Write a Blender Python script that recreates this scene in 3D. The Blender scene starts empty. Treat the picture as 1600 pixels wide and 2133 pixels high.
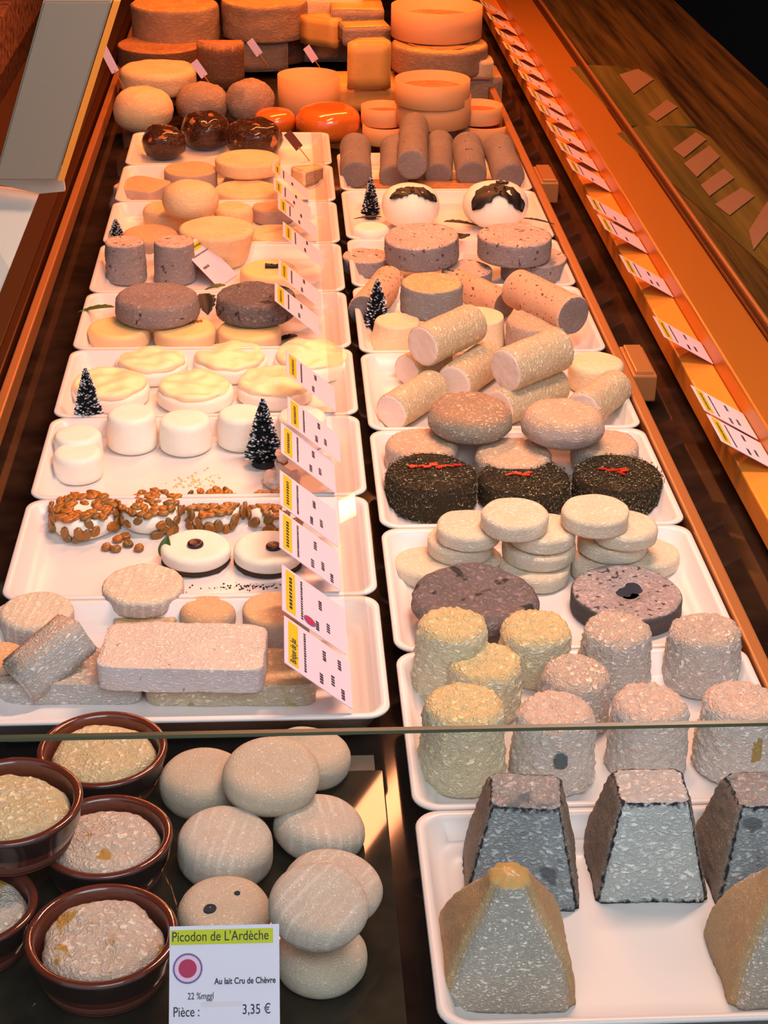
import bpy, bmesh, math, random
from mathutils import Vector, Matrix, noise
C = bpy.context.scene.collection
random.seed(7)
pi = math.pi
# ------------------------------------------------------------------ camera
F = 3500.0; CAMH = 0.78                       # focal length in pixels of a 1600 x 2133 frame; height above the shelf
def vray(u, v): return Vector(((u-800)/F, -(v-1066.5)/F, -1.0))
ay = vray(572, -780).normalized(); hz = vray(1572, -762)
az = hz.cross(ay).normalized()
if az.y < 0: az = -az
az = az.normalized(); ax = ay.cross(az)
R3 = Matrix((ax, ay, az))                     # camera space -> place
cam = bpy.data.cameras.new('camera'); cam.sensor_fit = 'HORIZONTAL'; cam.sensor_width = 36; cam.lens = 36*F/1600
cam.clip_start = .02; cam.clip_end = 60
co = bpy.data.objects.new('camera', cam); C.objects.link(co)
co.matrix_world = Matrix.Translation((0, 0, CAMH)) @ R3.to_4x4()
bpy.context.scene.camera = co
def P(u, v, z):                               # where the sight line of a photo pixel meets the height z
    d = R3 @ vray(u, v); t = (z-CAMH)/d.z
    return Vector((0, 0, CAMH)) + d*t, t
def elev(u, v): d = (R3 @ vray(u, v)).normalized(); return math.asin(-d.z)
# ------------------------------------------------------------------ world, lamps, exposure
W = bpy.data.worlds.new('world'); bpy.context.scene.world = W; W.use_nodes = True
bg = W.node_tree.nodes['Background']; bg.inputs[0].default_value = (.80, .88, 1, 1); bg.inputs[1].default_value = .6
def area(name, loc, target, sx, sy, power, col):
    l = bpy.data.lights.new(name, 'AREA'); l.shape = 'RECTANGLE'; l.size = sx; l.size_y = sy; l.energy = power; l.color = col
    o = bpy.data.objects.new(name, l); C.objects.link(o); o.location = loc
    o.rotation_euler = (Vector(target)-Vector(loc)).to_track_quat('-Z', 'Y').to_euler(); return o
area('daylight_from_shop_window', (.28, -.25, 1.45), (.1, .85, 0), 1.1, .8, 13, (.88, .94, 1))
area('warm_case_lamp_near', (.27, 1.36, .95), (.08, 1.28, 0), .06, .55, 9.0, (1, .60, .43))
area('warm_case_lamp_middle', (.12, 2.15, .93), (.06, 2.05, 0), .06, .7, 8.5, (1, .32, .13))
area('orange_case_lamp_far', (.14, 3.15, .93), (.08, 3.1, 0), .06, 1.1, 17, (1, .27, .07))
vs = bpy.context.scene.view_settings
vs.view_transform = 'Standard'; vs.look = 'None'; vs.exposure = 0.38; vs.gamma = 1; vs.use_curve_mapping = False
# ------------------------------------------------------------------ materials
def lin(c):
    return tuple((x/12.92 if x <= .04045 else ((x+.055)/1.055)**2.4) for x in [k/255 for k in c]) + (1,)
def mat(name, col, rough=.6, metal=0, spec=.4, coat=0):
    m = bpy.data.materials.new(name); m.use_nodes = True; b = m.node_tree.nodes['Principled BSDF']
    b.inputs['Base Color'].default_value = lin(col); b.inputs['Roughness'].default_value = rough
    b.inputs['Metallic'].default_value = metal; b.inputs['Specular IOR Level'].default_value = spec
    b.inputs['Coat Weight'].default_value = coat; b.inputs['Coat Roughness'].default_value = .08
    return m
class NT:
    def __init__(s, m):
        s.t = m.node_tree; s.b = s.t.nodes['Principled BSDF']
    def n(s, typ, **k):
        o = s.t.nodes.new(typ)
        for a, v in k.items():
            if a in ('ins',):
                for i, x in v.items():
                    if hasattr(x, 'is_output'): s.t.links.new(x, o.inputs[i])
                    else: o.inputs[i].default_value = x
            else: setattr(o, a, v)
        return o
    def coord(s, rnd=True, scale=(1, 1, 1)):
        tc = s.n('ShaderNodeTexCoord'); v = tc.outputs['Object']
        if scale != (1, 1, 1):
            v = s.n('ShaderNodeMapping', ins={0: v, 3: scale}).outputs[0]
        if rnd:
            oi = s.n('ShaderNodeObjectInfo'); mm = s.n('ShaderNodeMath', operation='MULTIPLY', ins={0: oi.outputs['Random'], 1: 13.7})
            v = s.n('ShaderNodeVectorMath', operation='ADD', ins={0: v, 1: mm.outputs[0]}).outputs[0]
        return v
    def noise(s, v, scale, detail=3, rough=.55, dist=0):
        return s.n('ShaderNodeTexNoise', ins={'Vector': v, 'Scale': scale, 'Detail': detail, 'Roughness': rough, 'Distortion': dist}).outputs['Fac']
    def ramp(s, x, a, b):
        return s.n('ShaderNodeMapRange', ins={0: x, 1: a, 2: b, 3: 0., 4: 1.}).outputs[0]
    def math(s, op, a, b): return s.n('ShaderNodeMath', operation=op, ins={0: a, 1: b}).outputs[0]
    def mix(s, f, a, b):
        o = s.n('ShaderNodeMix', data_type='RGBA')
        for i, x in ((0, f), (6, a), (7, b)):
            if hasattr(x, 'is_output'): s.t.links.new(x, o.inputs[i])
            else: o.inputs[i].default_value = x
        return o.outputs[2]
    def color(s, c): s.t.links.new(c, s.b.inputs['Base Color'])
    def bump(s, h, strength=.6, dist=.002):
        o = s.n('ShaderNodeBump', ins={'Strength': strength, 'Distance': dist, 'Height': h}); s.t.links.new(o.outputs[0], s.b.inputs['Normal'])
def rind(name, base, dark, top=None, edge=None, wr=.5, ws=230, speck=None, blotch=None, stripes=None, rough=.75, sss=0.0, deepen=.55, topfrom=.35):
    """cheese rind: base + darker creases, optional other colour of the top face, specks, blotches, rack stripes"""
    m = mat(name, base, rough, spec=.25); t = NT(m); v = t.coord()
    va = t.n('ShaderNodeVectorMath', operation='MULTIPLY', ins={0: v, 1: (1., 1., 1.9)}).outputs[0]; n1 = t.noise(va, ws, 4, .62, .25)
    ridge = t.math('ABSOLUTE', t.math('SUBTRACT', n1, .5), 0)
    cre = t.ramp(ridge, .0, .13)                                   # 0 in the creases
    big = t.ramp(t.noise(v, 28, 2), .35, .7)
    b0 = lin(base)
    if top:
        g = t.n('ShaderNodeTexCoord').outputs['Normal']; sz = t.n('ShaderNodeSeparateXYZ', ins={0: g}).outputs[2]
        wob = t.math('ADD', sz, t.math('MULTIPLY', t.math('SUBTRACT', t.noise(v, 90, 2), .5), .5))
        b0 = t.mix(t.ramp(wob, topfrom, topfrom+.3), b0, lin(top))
    c = t.mix(t.math('MULTIPLY', big, .25), b0, lin(dark))
    inv = t.math('MULTIPLY', t.math('SUBTRACT', 1., cre), deepen*.75)
    c = t.mix(inv, c, lin(dark))
    if stripes:
        vv = t.n('ShaderNodeMapping', ins={0: v, 2: (0, 0, stripes[2] if len(stripes) > 2 else .3)}).outputs[0]
        wv = t.n('ShaderNodeTexWave', wave_type='BANDS', bands_direction='X', ins={'Vector': vv, 'Scale': stripes[0], 'Distortion': 1.2, 'Detail': 2, 'Detail Scale': 3.}).outputs['Fac']
        c = t.mix(t.math('MULTIPLY', t.ramp(wv, .62, 1.), t.math('MULTIPLY', t.ramp(t.noise(v, 45, 2), .38, .6), .5)), c, lin(stripes[1]))
    for sp in (blotch, speck):
        if sp:
            col, sc, lo = sp
            c = t.mix(t.ramp(t.noise(v, sc, 2, .5, .3), lo, lo+.05), c, lin(col))
    if edge:
        at = t.n('ShaderNodeAttribute', attribute_name='edge').outputs['Fac']; w_ = t.math('ADD', at, t.math('MULTIPLY', t.math('SUBTRACT', t.noise(v, 260, 3), .5), 1.5))
        c = t.mix(t.ramp(w_, .62, .95), c, lin(edge))
    t.color(c)
    h = t.math('ADD', t.math('MULTIPLY', cre, wr), t.math('MULTIPLY', t.noise(v, 900, 2), .25))
    if stripes: h = t.math('ADD', h, t.math('MULTIPLY', wv, .22))
    t.bump(h, .8, .0026*max(wr, .25))
    if sss: t.b.inputs['Subsurface Weight'].default_value = sss; t.b.inputs['Subsurface Scale'].default_value = .004
    return m
M = {}
M['tray'] = mat('white_plastic', (226, 218, 214), .32, spec=.45)
M['ivory'] = rind('ivory_rind', (242, 220, 182), (200, 176, 140), wr=.4, ws=120, deepen=.3)
M['picodon'] = rind('picodon_rind', (232, 214, 196), (196, 174, 148), wr=.5, ws=420, stripes=(38, (250, 240, 226)), blotch=((120, 124, 112), 55, .76), deepen=.4)
M['picodon_plain'] = rind('plain_pale_rind', (238, 222, 198), (196, 172, 138), top=(236, 212, 186), wr=.5, ws=450, deepen=.35)
M['potcheese'] = rind('bowl_cheese_rind', (246, 228, 184), (222, 184, 120), wr=.9, ws=180, stripes=(44, (250, 238, 216), .9), deepen=.6)
M['potcheese_white'] = rind('bowl_cheese_white_rind', (242, 228, 214), (200, 156, 110), wr=.9, ws=160, blotch=((208, 160, 84), 48, .60), deepen=.45)
M['brick'] = rind('brick_rind', (232, 226, 226), (196, 188, 184), top=(246, 222, 202), wr=.7, ws=190, deepen=.45, speck=((120, 118, 116), 140, .72))
M['brick_low'] = rind('brick_low_rind', (226, 218, 194), (172, 158, 122), top=(236, 196, 150), wr=.8, ws=170, deepen=.45, blotch=((190, 180, 120), 40, .6))
M['brick_blue'] = rind('brick_blue_rind', (226, 222, 216), (164, 166, 164), top=(238, 212, 186), wr=.9, ws=170, deepen=.5)
M['softtop'] = rind('soft_top_rind', (210, 198, 192), (176, 160, 150), top=(240, 220, 190), wr=.6, ws=200, deepen=.35, stripes=(40, (250, 234, 208), 0))
M['orange_top'] = rind('orange_top_rind', (206, 184, 170), (176, 140, 110), top=(238, 190, 140), wr=.5, ws=260, deepen=.35)
M['paste'] = rind('cut_paste', (226, 190, 132), (204, 160, 100), wr=.12, ws=90, deepen=.2, rough=.4)
M['white'] = rind('fresh_white', (246, 240, 226), (226, 214, 194), wr=.18, ws=110, deepen=.18, rough=.5)
M['white_spot'] = rind('fresh_white_grain', (244, 238, 226), (218, 206, 190), top=(250, 246, 226), wr=.3, ws=500, deepen=.15, rough=.6)
M['cream'] = rind('glossy_cream', (244, 222, 188), (226, 190, 146), top=(252, 238, 190), wr=.25, ws=60, deepen=.15, rough=.3)
M['yolk'] = rind('smooth_cream_disc', (240, 206, 160), (226, 182, 130), top=(246, 208, 140), wr=.08, ws=60, deepen=.1, rough=.45)
M['ash'] = rind('ash_rind', (166, 150, 146), (92, 86, 86), wr=.7, ws=150, deepen=.5, speck=((70, 64, 64), 110, .68))
M['ash_dark'] = rind('dark_ash_rind', (142, 130, 128), (66, 62, 64), wr=.9, ws=130, deepen=.6, blotch=((60, 58, 60), 60, .62))
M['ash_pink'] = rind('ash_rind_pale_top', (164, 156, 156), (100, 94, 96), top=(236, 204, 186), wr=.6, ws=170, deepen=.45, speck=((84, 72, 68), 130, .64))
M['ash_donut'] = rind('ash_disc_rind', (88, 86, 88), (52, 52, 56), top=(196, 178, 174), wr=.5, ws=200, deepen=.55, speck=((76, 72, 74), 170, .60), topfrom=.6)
M['ash_log'] = rind('ash_log_rind', (164, 146, 132), (104, 92, 84), wr=.5, ws=260, deepen=.5, speck=((66, 58, 54), 150, .70))
M['ash_core'] = rind('ash_log_face', (138, 128, 124), (90, 84, 82), wr=.4, ws=220, deepen=.5)
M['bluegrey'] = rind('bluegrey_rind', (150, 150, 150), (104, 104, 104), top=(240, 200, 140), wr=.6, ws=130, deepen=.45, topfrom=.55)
M['speckle'] = rind('speckled_log_rind', (230, 186, 152), (196, 146, 112), wr=.4, ws=220, deepen=.35, speck=((112, 66, 44), 210, .63))
M['log'] = rind('white_log_rind', (242, 222, 186), (206, 180, 132), wr=.9, ws=150, deepen=.5)
M['logface'] = rind('white_log_face', (240, 220, 206), (218, 190, 170), wr=.25, ws=300, deepen=.3)
M['mottle'] = rind('mottled_rind', (204, 194, 176), (128, 116, 100), top=(228, 186, 150), wr=1., ws=190, deepen=.65, topfrom=.4)
M['mottle_pale'] = rind('mottled_pale_rind', (214, 196, 184), (170, 148, 132), top=(240, 204, 170), wr=.8, ws=190, deepen=.45, topfrom=.4)
M['crottin'] = rind('wrinkled_drum_rind', (250, 240, 230), (204, 190, 174), top=(246, 218, 194), wr=1.3, ws=150, deepen=.34)
M['crottin_y'] = rind('wrinkled_yellow_drum_rind', (248, 240, 208), (214, 202, 156), top=(242, 214, 156), wr=1., ws=150, deepen=.28)
M['crottin_b'] = rind('wrinkled_blue_spot_rind', (252, 244, 236), (202, 190, 176), top=(240, 208, 186), wr=1., ws=150, deepen=.28)
M['disc'] = rind('pale_disc_rind', (240, 228, 208), (200, 184, 148), top=(242, 222, 196), wr=.6, ws=230, deepen=.35)
M['herb'] = rind('herb_crust', (66, 58, 42), (34, 28, 22), wr=.8, ws=420, deepen=.6, speck=((150, 140, 100), 500, .66), rough=.9)
M['flake'] = mat('dried_herb_flakes', (84, 78, 54), .9); M['flake_pale'] = mat('pale_herb_flakes', (168, 160, 124), .9)
M['pepper'] = mat('red_pepper', (170, 34, 20), .35)
M['pyr'] = rind('ash_pyramid_rind', (206, 214, 214), (104, 114, 120), top=(204, 186, 176), wr=.9, ws=150, deepen=.75, topfrom=.75, blotch=((120, 126, 130), 42, .62), edge=(46, 50, 58))
M['pyr_pale'] = rind('ash_pyramid_pale_rind', (242, 246, 240), (150, 158, 160), top=(238, 218, 206), wr=.9, ws=150, deepen=.55, topfrom=.75, edge=(46, 50, 58))
M['pyr_edge'] = mat('black_ash_edge', (44, 48, 56), .9)
M['pyr_side'] = rind('ash_pyramid_brown_face', (176, 158, 142), (92, 84, 78), wr=.6, ws=260, deepen=.65, edge=(50, 50, 54))
M['pyr_cream'] = rind('cream_pyramid_rind', (250, 238, 222), (162, 150, 132), wr=.9, ws=260, deepen=.75)
M['pyr_cream_side'] = rind('cream_pyramid_side', (212, 180, 136), (160, 124, 84), wr=.5, ws=300, deepen=.5, rough=.5)
M['pyr_tip'] = rind('cream_pyramid_tip', (196, 164, 104), (160, 126, 74), wr=.2, ws=60, deepen=.2, rough=.25)
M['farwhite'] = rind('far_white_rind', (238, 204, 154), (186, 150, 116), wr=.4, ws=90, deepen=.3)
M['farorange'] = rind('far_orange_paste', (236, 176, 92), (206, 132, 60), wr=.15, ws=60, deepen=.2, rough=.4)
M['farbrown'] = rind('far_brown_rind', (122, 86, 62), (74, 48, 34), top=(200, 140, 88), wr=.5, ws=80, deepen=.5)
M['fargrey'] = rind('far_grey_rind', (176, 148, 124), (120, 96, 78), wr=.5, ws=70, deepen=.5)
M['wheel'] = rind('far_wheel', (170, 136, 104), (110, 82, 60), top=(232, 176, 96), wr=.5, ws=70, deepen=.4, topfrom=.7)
M['shiny_orange'] = mat('waxed_orange_rind', (232, 116, 38), .16, spec=.7, coat=.6)
M['choc'] = rind('glazed_leaf_wrap', (70, 36, 20), (26, 12, 8), wr=1., ws=46, deepen=.7, rough=.2, blotch=((196, 120, 70), 38, .62))
M['choc'].node_tree.nodes['Principled BSDF'].inputs['Coat Weight'].default_value = .6
M['spruce'] = mat('thin_wooden_band', (214, 158, 104), .6)
M['terracotta'] = mat('glazed_terracotta', (98, 44, 30), .16, spec=.6, coat=.5)
M['glaze_dark'] = mat('blackish_glaze', (44, 28, 24), .2, coat=.4)
M['terra_raw'] = mat('bare_terracotta_foot', (96, 50, 36), .6)
M['raisin'] = None
m = mat('golden_raisin', (176, 104, 30), .28, spec=.6); t = NT(m); v = t.coord()
t.color(t.mix(t.ramp(t.n('ShaderNodeObjectInfo').outputs['Random'], 0, 1), lin((172, 100, 30)), lin((118, 88, 40)))); t.bump(t.noise(v, 400), .5, .001); M['raisin'] = m
M['berry'] = mat('dark_berry', (48, 22, 28), .35); M['crust'] = mat('dark_crumb_base', (60, 44, 34), .9)
M['leaf_black'] = mat('dark_dried_leaf', (26, 22, 18), .55); M['leaf_green'] = mat('green_leaf', (70, 88, 30), .5)
M['needle'] = mat('dark_bristle', (26, 32, 38), .7); M['snow'] = mat('white_frost_tips', (226, 226, 230), .7)
M['card'] = mat('white_card', (224, 218, 232), .55); M['cardpink'] = mat('lilac_card', (226, 206, 226), .55)
M['band'] = mat('yellow_green_band', (196, 200, 20), .6); M['band_gold'] = mat('yellow_band', (206, 186, 30), .6)
M['ink'] = mat('dark_ink', (44, 40, 56), .7); M['stamp'] = mat('red_stamp', (176, 40, 84), .6); M['stamp_ring'] = mat('stamp_ring', (120, 96, 150), .6); M['stamp_pale'] = mat('stamp_pale', (226, 190, 212), .6)
M['alu'] = mat('pale_painted_metal', (142, 132, 116), .45, spec=.4); M['alu_dark'] = mat('hole_plug', (120, 108, 88), .5)
M['panel'] = mat('pale_plastic_panel', (214, 204, 190), .5)
M['brass'] = mat('satin_brass', (190, 120, 44), .36, metal=.35, spec=.5); M['rail'] = mat('bronze_rail', (176, 116, 66), .4, metal=.3)
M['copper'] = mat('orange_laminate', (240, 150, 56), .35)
M['thinrail'] = mat('dark_bronze_profile', (84, 46, 22), .35, metal=.4); M['brightrail'] = mat('polished_edge_profile', (214, 150, 90), .25, metal=.5)
M['black'] = mat('black_void', (10, 9, 9), .8)
M['green'] = mat('dull_green_reflection', (96, 92, 34), .5); M['cardreflect'] = mat('card_reflection', (138, 106, 84), .5)  # dull green and card colours for reflections drawn as flat shapes
M['paper'] = mat('crumpled_wrapper', (226, 200, 180), .35); M['amber'] = mat('amber_tie', (150, 90, 40), .4)
M['boxfill'] = mat('deep_orange_rind', (196, 88, 36), .3)
M['wood'] = rind('orange_wood', (206, 140, 84), (160, 96, 50), wr=.1, ws=60)
# dark glossy stone shelf with joints built as geometry; faint colour variation
m = mat('dark_brown_stone', (40, 30, 24), .07, spec=.25); t = NT(m); v = t.coord(False)
t.color(t.mix(t.ramp(t.noise(v, 14, 4), .35, .7), lin((30, 21, 16)), lin((56, 42, 32)))); M['stone'] = m
m = mat('greenish_dark_slab', (58, 52, 40), .035, spec=.2); t = NT(m); v = t.coord(False)
t.color(t.mix(t.ramp(t.noise(v, 20, 4), .35, .7), lin((38, 34, 26)), lin((58, 50, 38)))); M['slab'] = m
m = mat('pink_granite', (170, 120, 96), .3); t = NT(m); v = t.coord(False)
t.color(t.mix(t.ramp(t.noise(v, 60, 4), .4, .65), lin((176, 124, 100)), lin((100, 66, 52)))); M['granite'] = m
m = mat('streaked_green_reflection', (96, 92, 34), .4); t = NT(m); v = t.coord(False, (1, .04, 1))
t.color(t.mix(t.ramp(t.noise(v, 34, 3), .35, .65), lin((70, 64, 24)), lin((112, 96, 44)))); M['green'] = m  # streaks of a glass reflection put into the colour
m = mat('streaked_reflection_wood', (110, 62, 30), .25, spec=.5); t = NT(m); v = t.coord(False, (1, .035, 1))
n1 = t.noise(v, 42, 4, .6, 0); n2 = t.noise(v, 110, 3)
c = t.mix(t.ramp(n1, .35, .65), lin((48, 36, 18)), lin((104, 82, 40))); c = t.mix(t.math('MULTIPLY', t.ramp(n2, .55, .7), .6), c, lin((40, 26, 16))); t.color(c); M['streak'] = m  # brown reflections in the side glass, painted as wood streaks
def glass(name, tint, ior=1.45, a=1.0):
    m = bpy.data.materials.new(name); m.use_nodes = True; nt = m.node_tree; nt.nodes.clear()
    o = nt.nodes.new('ShaderNodeOutputMaterial'); mx = nt.nodes.new('ShaderNodeMixShader'); tr = nt.nodes.new('ShaderNodeBsdfTransparent'); gl = nt.nodes.new('ShaderNodeBsdfGlossy'); fr = nt.nodes.new('ShaderNodeLayerWeight'); fr.inputs[0].default_value = .5; pw = nt.nodes.new('ShaderNodeMath'); pw.operation = 'POWER'; pw.inputs[1].default_value = 5; sc = nt.nodes.new('ShaderNodeMath'); sc.operation = 'MULTIPLY_ADD'; sc.inputs[1].default_value = .9; sc.inputs[2].default_value = .04; nt.links.new(fr.outputs['Facing'], pw.inputs[0]); nt.links.new(pw.outputs[0], sc.inputs[0])
    tr.inputs[0].default_value = tint; gl.inputs['Roughness'].default_value = .02
    k = nt.nodes.new('ShaderNodeMath'); k.operation = 'MULTIPLY'; k.inputs[1].default_value = a; nt.links.new(sc.outputs[0], k.inputs[0])
    nt.links.new(k.outputs[0], mx.inputs[0]); nt.links.new(tr.outputs[0], mx.inputs[1]); nt.links.new(gl.outputs[0], mx.inputs[2]); nt.links.new(mx.outputs[0], o.inputs[0]); return m
M['glass'] = glass('clear_glass', (.95, .97, .97, 1)); M['glass_edge'] = mat('green_glass_edge', (74, 76, 56), .3)
M['clear'] = glass('clear_plastic', (1, .97, .94, 1), 1.5, .6)
M['film'] = glass('clear_film', (.97, .95, .93, 1), 1.5)
# ------------------------------------------------------------------ object helpers
def link(name, me, parent=None):
    o = bpy.data.objects.new(name, me); C.objects.link(o)
    if parent: o.parent = parent
    return o
def tag(o, label=None, cat=None, group=None, kind=None):
    if label: o['label'] = label
    if cat: o['category'] = cat
    if group: o['group'] = group
    if kind: o['kind'] = kind
    return o
def empty(name, loc, label, cat, group=None, rz=0):
    o = link(name, None); o.location = loc; o.rotation_euler = (0, 0, rz); o.empty_display_size = .01; return tag(o, label, cat, group)
def mesh(name, vs_, fs, mats, mi=None, smooth=True, parent=None):
    me = bpy.data.meshes.new(name); me.from_pydata(vs_, [], fs)
    for k in (mats if isinstance(mats, (list, tuple)) else [mats]): me.materials.append(k)
    if mi: me.polygons.foreach_set('material_index', mi)
    if smooth: me.polygons.foreach_set('use_smooth', [True]*len(fs))
    me.update(); return link(name, me, parent)
def box(name, x0, x1, y0, y1, z0, z1, m, parent=None, bev=0, origin=None):
    bm = bmesh.new(); bmesh.ops.create_cube(bm, size=1)
    c = Vector(((x0+x1)/2, (y0+y1)/2, (z0+z1)/2)) if origin is None else Vector(origin)
    for v in bm.verts:
        v.co = Vector(((x0+x1)/2+v.co.x*(x1-x0), (y0+y1)/2+v.co.y*(y1-y0), (z0+z1)/2+v.co.z*(z1-z0)))-c
    if bev: bmesh.ops.bevel(bm, geom=bm.edges[:], offset=bev, segments=2, affect='EDGES', profile=.6)
    me = bpy.data.meshes.new(name); bm.to_mesh(me); bm.free(); me.materials.append(m)
    o = link(name, me, parent); o.location = c; return o
def solid(name, R, h, mats, rc=.006, rcb=None, taper=1., sq=0, sx=1., sy=1., seg=48, step=None, amp=.0008, freq=40, seed=None, dome=0., bulge=0., ridge=0., rfreq=90, hole=0, cap=False, parent=None, dent=0.):
    """a lathe-like or square-section body with rounded edges, bulge, dome and uneven skin; origin at its base"""
    if rcb is None: rcb = rc
    rc = min(rc, h*.49); rcb = min(rcb, h*.49)
    sd = random.random()*50 if seed is None else seed
    Rt = R*taper; pr = [(0, 0)]
    step = step or max(R/12, .0016)
    def ln(a, b, s=step):
        k = max(1, int(math.dist(a, b)/s))
        for i in range(1, k+1): pr.append((a[0]+(b[0]-a[0])*i/k, a[1]+(b[1]-a[1])*i/k))
    ln((0, 0), (R-rcb, 0), step*2)
    for i in range(1, 5): a = pi/2*i/4; pr.append((R-rcb+rcb*math.sin(a), rcb-rcb*math.cos(a)))
    ln(pr[-1], (Rt, h-rc))
    for i in range(1, 6): a = pi/2*i/5; pr.append((Rt-rc+rc*math.cos(a), h-rc+rc*math.sin(a)))
    kcap = len(pr)-3
    ln(pr[-1], (0, h)); pr = pr[:-1]
    pr2 = []
    for i, (r, z) in enumerate(pr):
        a = pr[max(i-1, 0)]; b = pr[min(i+1, len(pr)-1)]
        nx, nz = (b[1]-a[1]), -(b[0]-a[0]); L = math.hypot(nx, nz) or 1
        pr2.append((r, z, nx/L, nz/L))
    V = []; Fc = []; MI = []
    V.append((0, 0, 0))
    for (r, z, nr, nz) in pr2[1:]:
        f = z/h
        for j in range(seg):
            th = 2*pi*(j+.5)/seg; c, s = math.cos(th), math.sin(th); k = 1.
            if sq: k = 1/((abs(c)**sq+abs(s)**sq)**(1/sq))
            rr = r+bulge*math.sin(pi*f)
            x, y = rr*c*k*sx, rr*s*k*sy
            zz = z + (dome*(1-(r/R)**2)*f if dome else 0)
            p = Vector((x+sd, y, zz+sd*.7)); d = noise.noise(p*freq)*amp + noise.noise(p*freq*.4+Vector((9, 2, 1)))*amp*1.2
            if ridge: d += ridge*(abs(noise.noise(p*rfreq))*2-.5) + ridge*.6*(abs(noise.noise(Vector((p.x, p.y, p.z*1.7))*rfreq*2.1))*2-.5)
            if hole and f > .9: d -= .004*max(0, 1-(r/hole)**2)
            if dent and f > .9: d -= dent*max(0, 1-(r/(R*.8))**2)
            if nz < -.7: d = 0
            V.append((x+nr*d*c, y+nr*d*s, max(0, zz+nz*d)))
    n = len(pr2)-1
    for j in range(seg): Fc.append((0, 1+(j+1) % seg, 1+j)); MI.append(0)
    for i in range(n-1):
        a = 1+i*seg; b = a+seg; mm = 1 if (cap and i >= kcap-1) else 0
        for j in range(seg): k = (j+1) % seg; Fc.append((a+j, a+k, b+k, b+j)); MI.append(mm)
    V.append((0, 0, V[-1][2]+ (dome*.02 if dome else 0))); a = 1+(n-1)*seg
    for j in range(seg): Fc.append((a+j, a+(j+1) % seg, len(V)-1)); MI.append(1 if cap else 0)
    ms = mats if isinstance(mats, (list, tuple)) else [mats]
    if len(ms) == 1: MI = None
    return mesh(name, V, Fc, ms, MI, True, parent)
TF = .0066   # inside floor of the trays
def place(u0, v0, u1, v1, zb=TF, h=None, ball=False):
    """stand something so that it covers a pixel box: returns base centre, radius, height"""
    w = u1-u0; uc = (u0+u1)/2
    if h is None:
        E = elev(uc, (v0+v1)/2); vb = v1-w*math.sin(E)/2
        if ball: vb = v1-w*math.sin(E)*.30
        p, d = P(uc, vb, zb); Rr = w/2*d/F
        if ball: return p, Rr*.99, max(.01, ((v1-v0)-w*math.sin(E)*.38)*d/(F*math.cos(E)))
        h = max(.004, ((v1-v0)-w*math.sin(E))*d/(F*math.cos(E)))
        return p, Rr*.99, h
    E = elev(uc, v0+w*.2); p, d = P(uc, v0+w*math.sin(E)/2, zb+h)
    return Vector((p.x, p.y, zb)), w/2*d/F, h
def ch(name, m, bb, label, group=None, cat='cheese', zb=TF, h=None, tilt=(0, 0), rz=None, **k):
    p, Rr, hh = place(*bb, zb=zb, h=h, ball=k.get('rc', 1) < 0)
    if 'rc' in k and k['rc'] < 0: k['rc'] = hh*-k['rc']
    if Rr*F/2 < 45*2 and 'seg' not in k: k['seg'] = 48
    mm = [M[a] for a in m] if isinstance(m, (tuple, list)) else M[m]
    o = solid(name, Rr, hh, mm, **k)
    o.location = p; o.rotation_euler = (math.radians(tilt[0]), math.radians(tilt[1]), random.uniform(-.5, .5) if rz is None else rz)
    o['R'] = Rr; o['H'] = hh
    return tag(o, label, cat, group)
def log(name, m, a, b, R, label, group=None, z=None, rc=.004, cap=True, za=None, cat='cheese', **k):
    """a cylinder lying between two pixel points (its end centres) at heights za, zb"""
    za = (TF+R) if za is None else za; zb = za if z is None else z
    A, _ = P(a[0], a[1], za); B, _ = P(b[0], b[1], zb); L = (A-B).length
    mm = [M[x] for x in m] if isinstance(m, (tuple, list)) else M[m]
    o = solid(name, R, L, mm, rc=rc, cap=cap, **k)
    o.location = B; o.rotation_euler = (A-B).to_track_quat('Z', 'Y').to_euler()
    return tag(o, label, cat, group)
def leaf(name, m, L, Wd, parent=None, bend=.3, fold=.15, jag=.0):
    V = []; Fc = []; nx, ny = 12, 6
    for i in range(nx+1):
        t = i/nx; w = Wd/2*math.sin(pi*min(1, t**.75))**.8 if 0 < t < 1 else .0004
        w *= 1+jag*math.sin(i*2.6)
        for j in range(ny+1):
            s = j/ny*2-1; V.append((t*L, s*w, -bend*L*t*t+abs(s)*w*fold+.0006))
    for i in range(nx):
        for j in range(ny): a = i*(ny+1)+j; Fc.append((a, a+ny+1, a+ny+2, a+1))
    o = mesh(name, V, Fc, m, None, True, parent); md = o.modifiers.new('s', 'SOLIDIFY'); md.thickness = .0007; return o
# ------------------------------------------------------------------ the setting: display case
def structure(o): o['kind'] = 'structure'; return o
fl = structure(box('floor', -3, 4, -1.5, 7, -.95, -.90, mat('dark_shop_floor', (40, 34, 30), .6)))
base = tag(box('display_case_base', -.55, .90, .66, 4.7, -.8995, -.0125, M['stone']), 'dark brown stone body of the long refrigerated cheese counter', 'display case')
# shelf tiles of the dark stone bed (joints recessed)
def tiles(parent, x0, x1, y0, y1, sx, sy, ztop, m):
    nx = round((x1-x0)/sx); ny = round((y1-y0)/sy); first = None
    for i in range(nx):
        for j in range(ny):
            X, Y = x0+(x1-x0)*(i+.5)/nx, y0+(y1-y0)*(j+.5)/ny
            if first is None: first = box('tile', X-.5*(x1-x0)/nx+.0008, X+.5*(x1-x0)/nx-.0008, Y-.5*(y1-y0)/ny+.0008, Y+.5*(y1-y0)/ny-.0008, ztop-.012, ztop, m, parent, .0008)
            else: o = first.copy(); C.objects.link(o); o.location = (X, Y, ztop-.006)
tiles(base, -.55, .47, .66, 4.7, .15, .15, 0, M['stone'])
# white panes of the sides
M['sidewall'] = mat('brown_back_panel', (78, 50, 30), .3)
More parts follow.
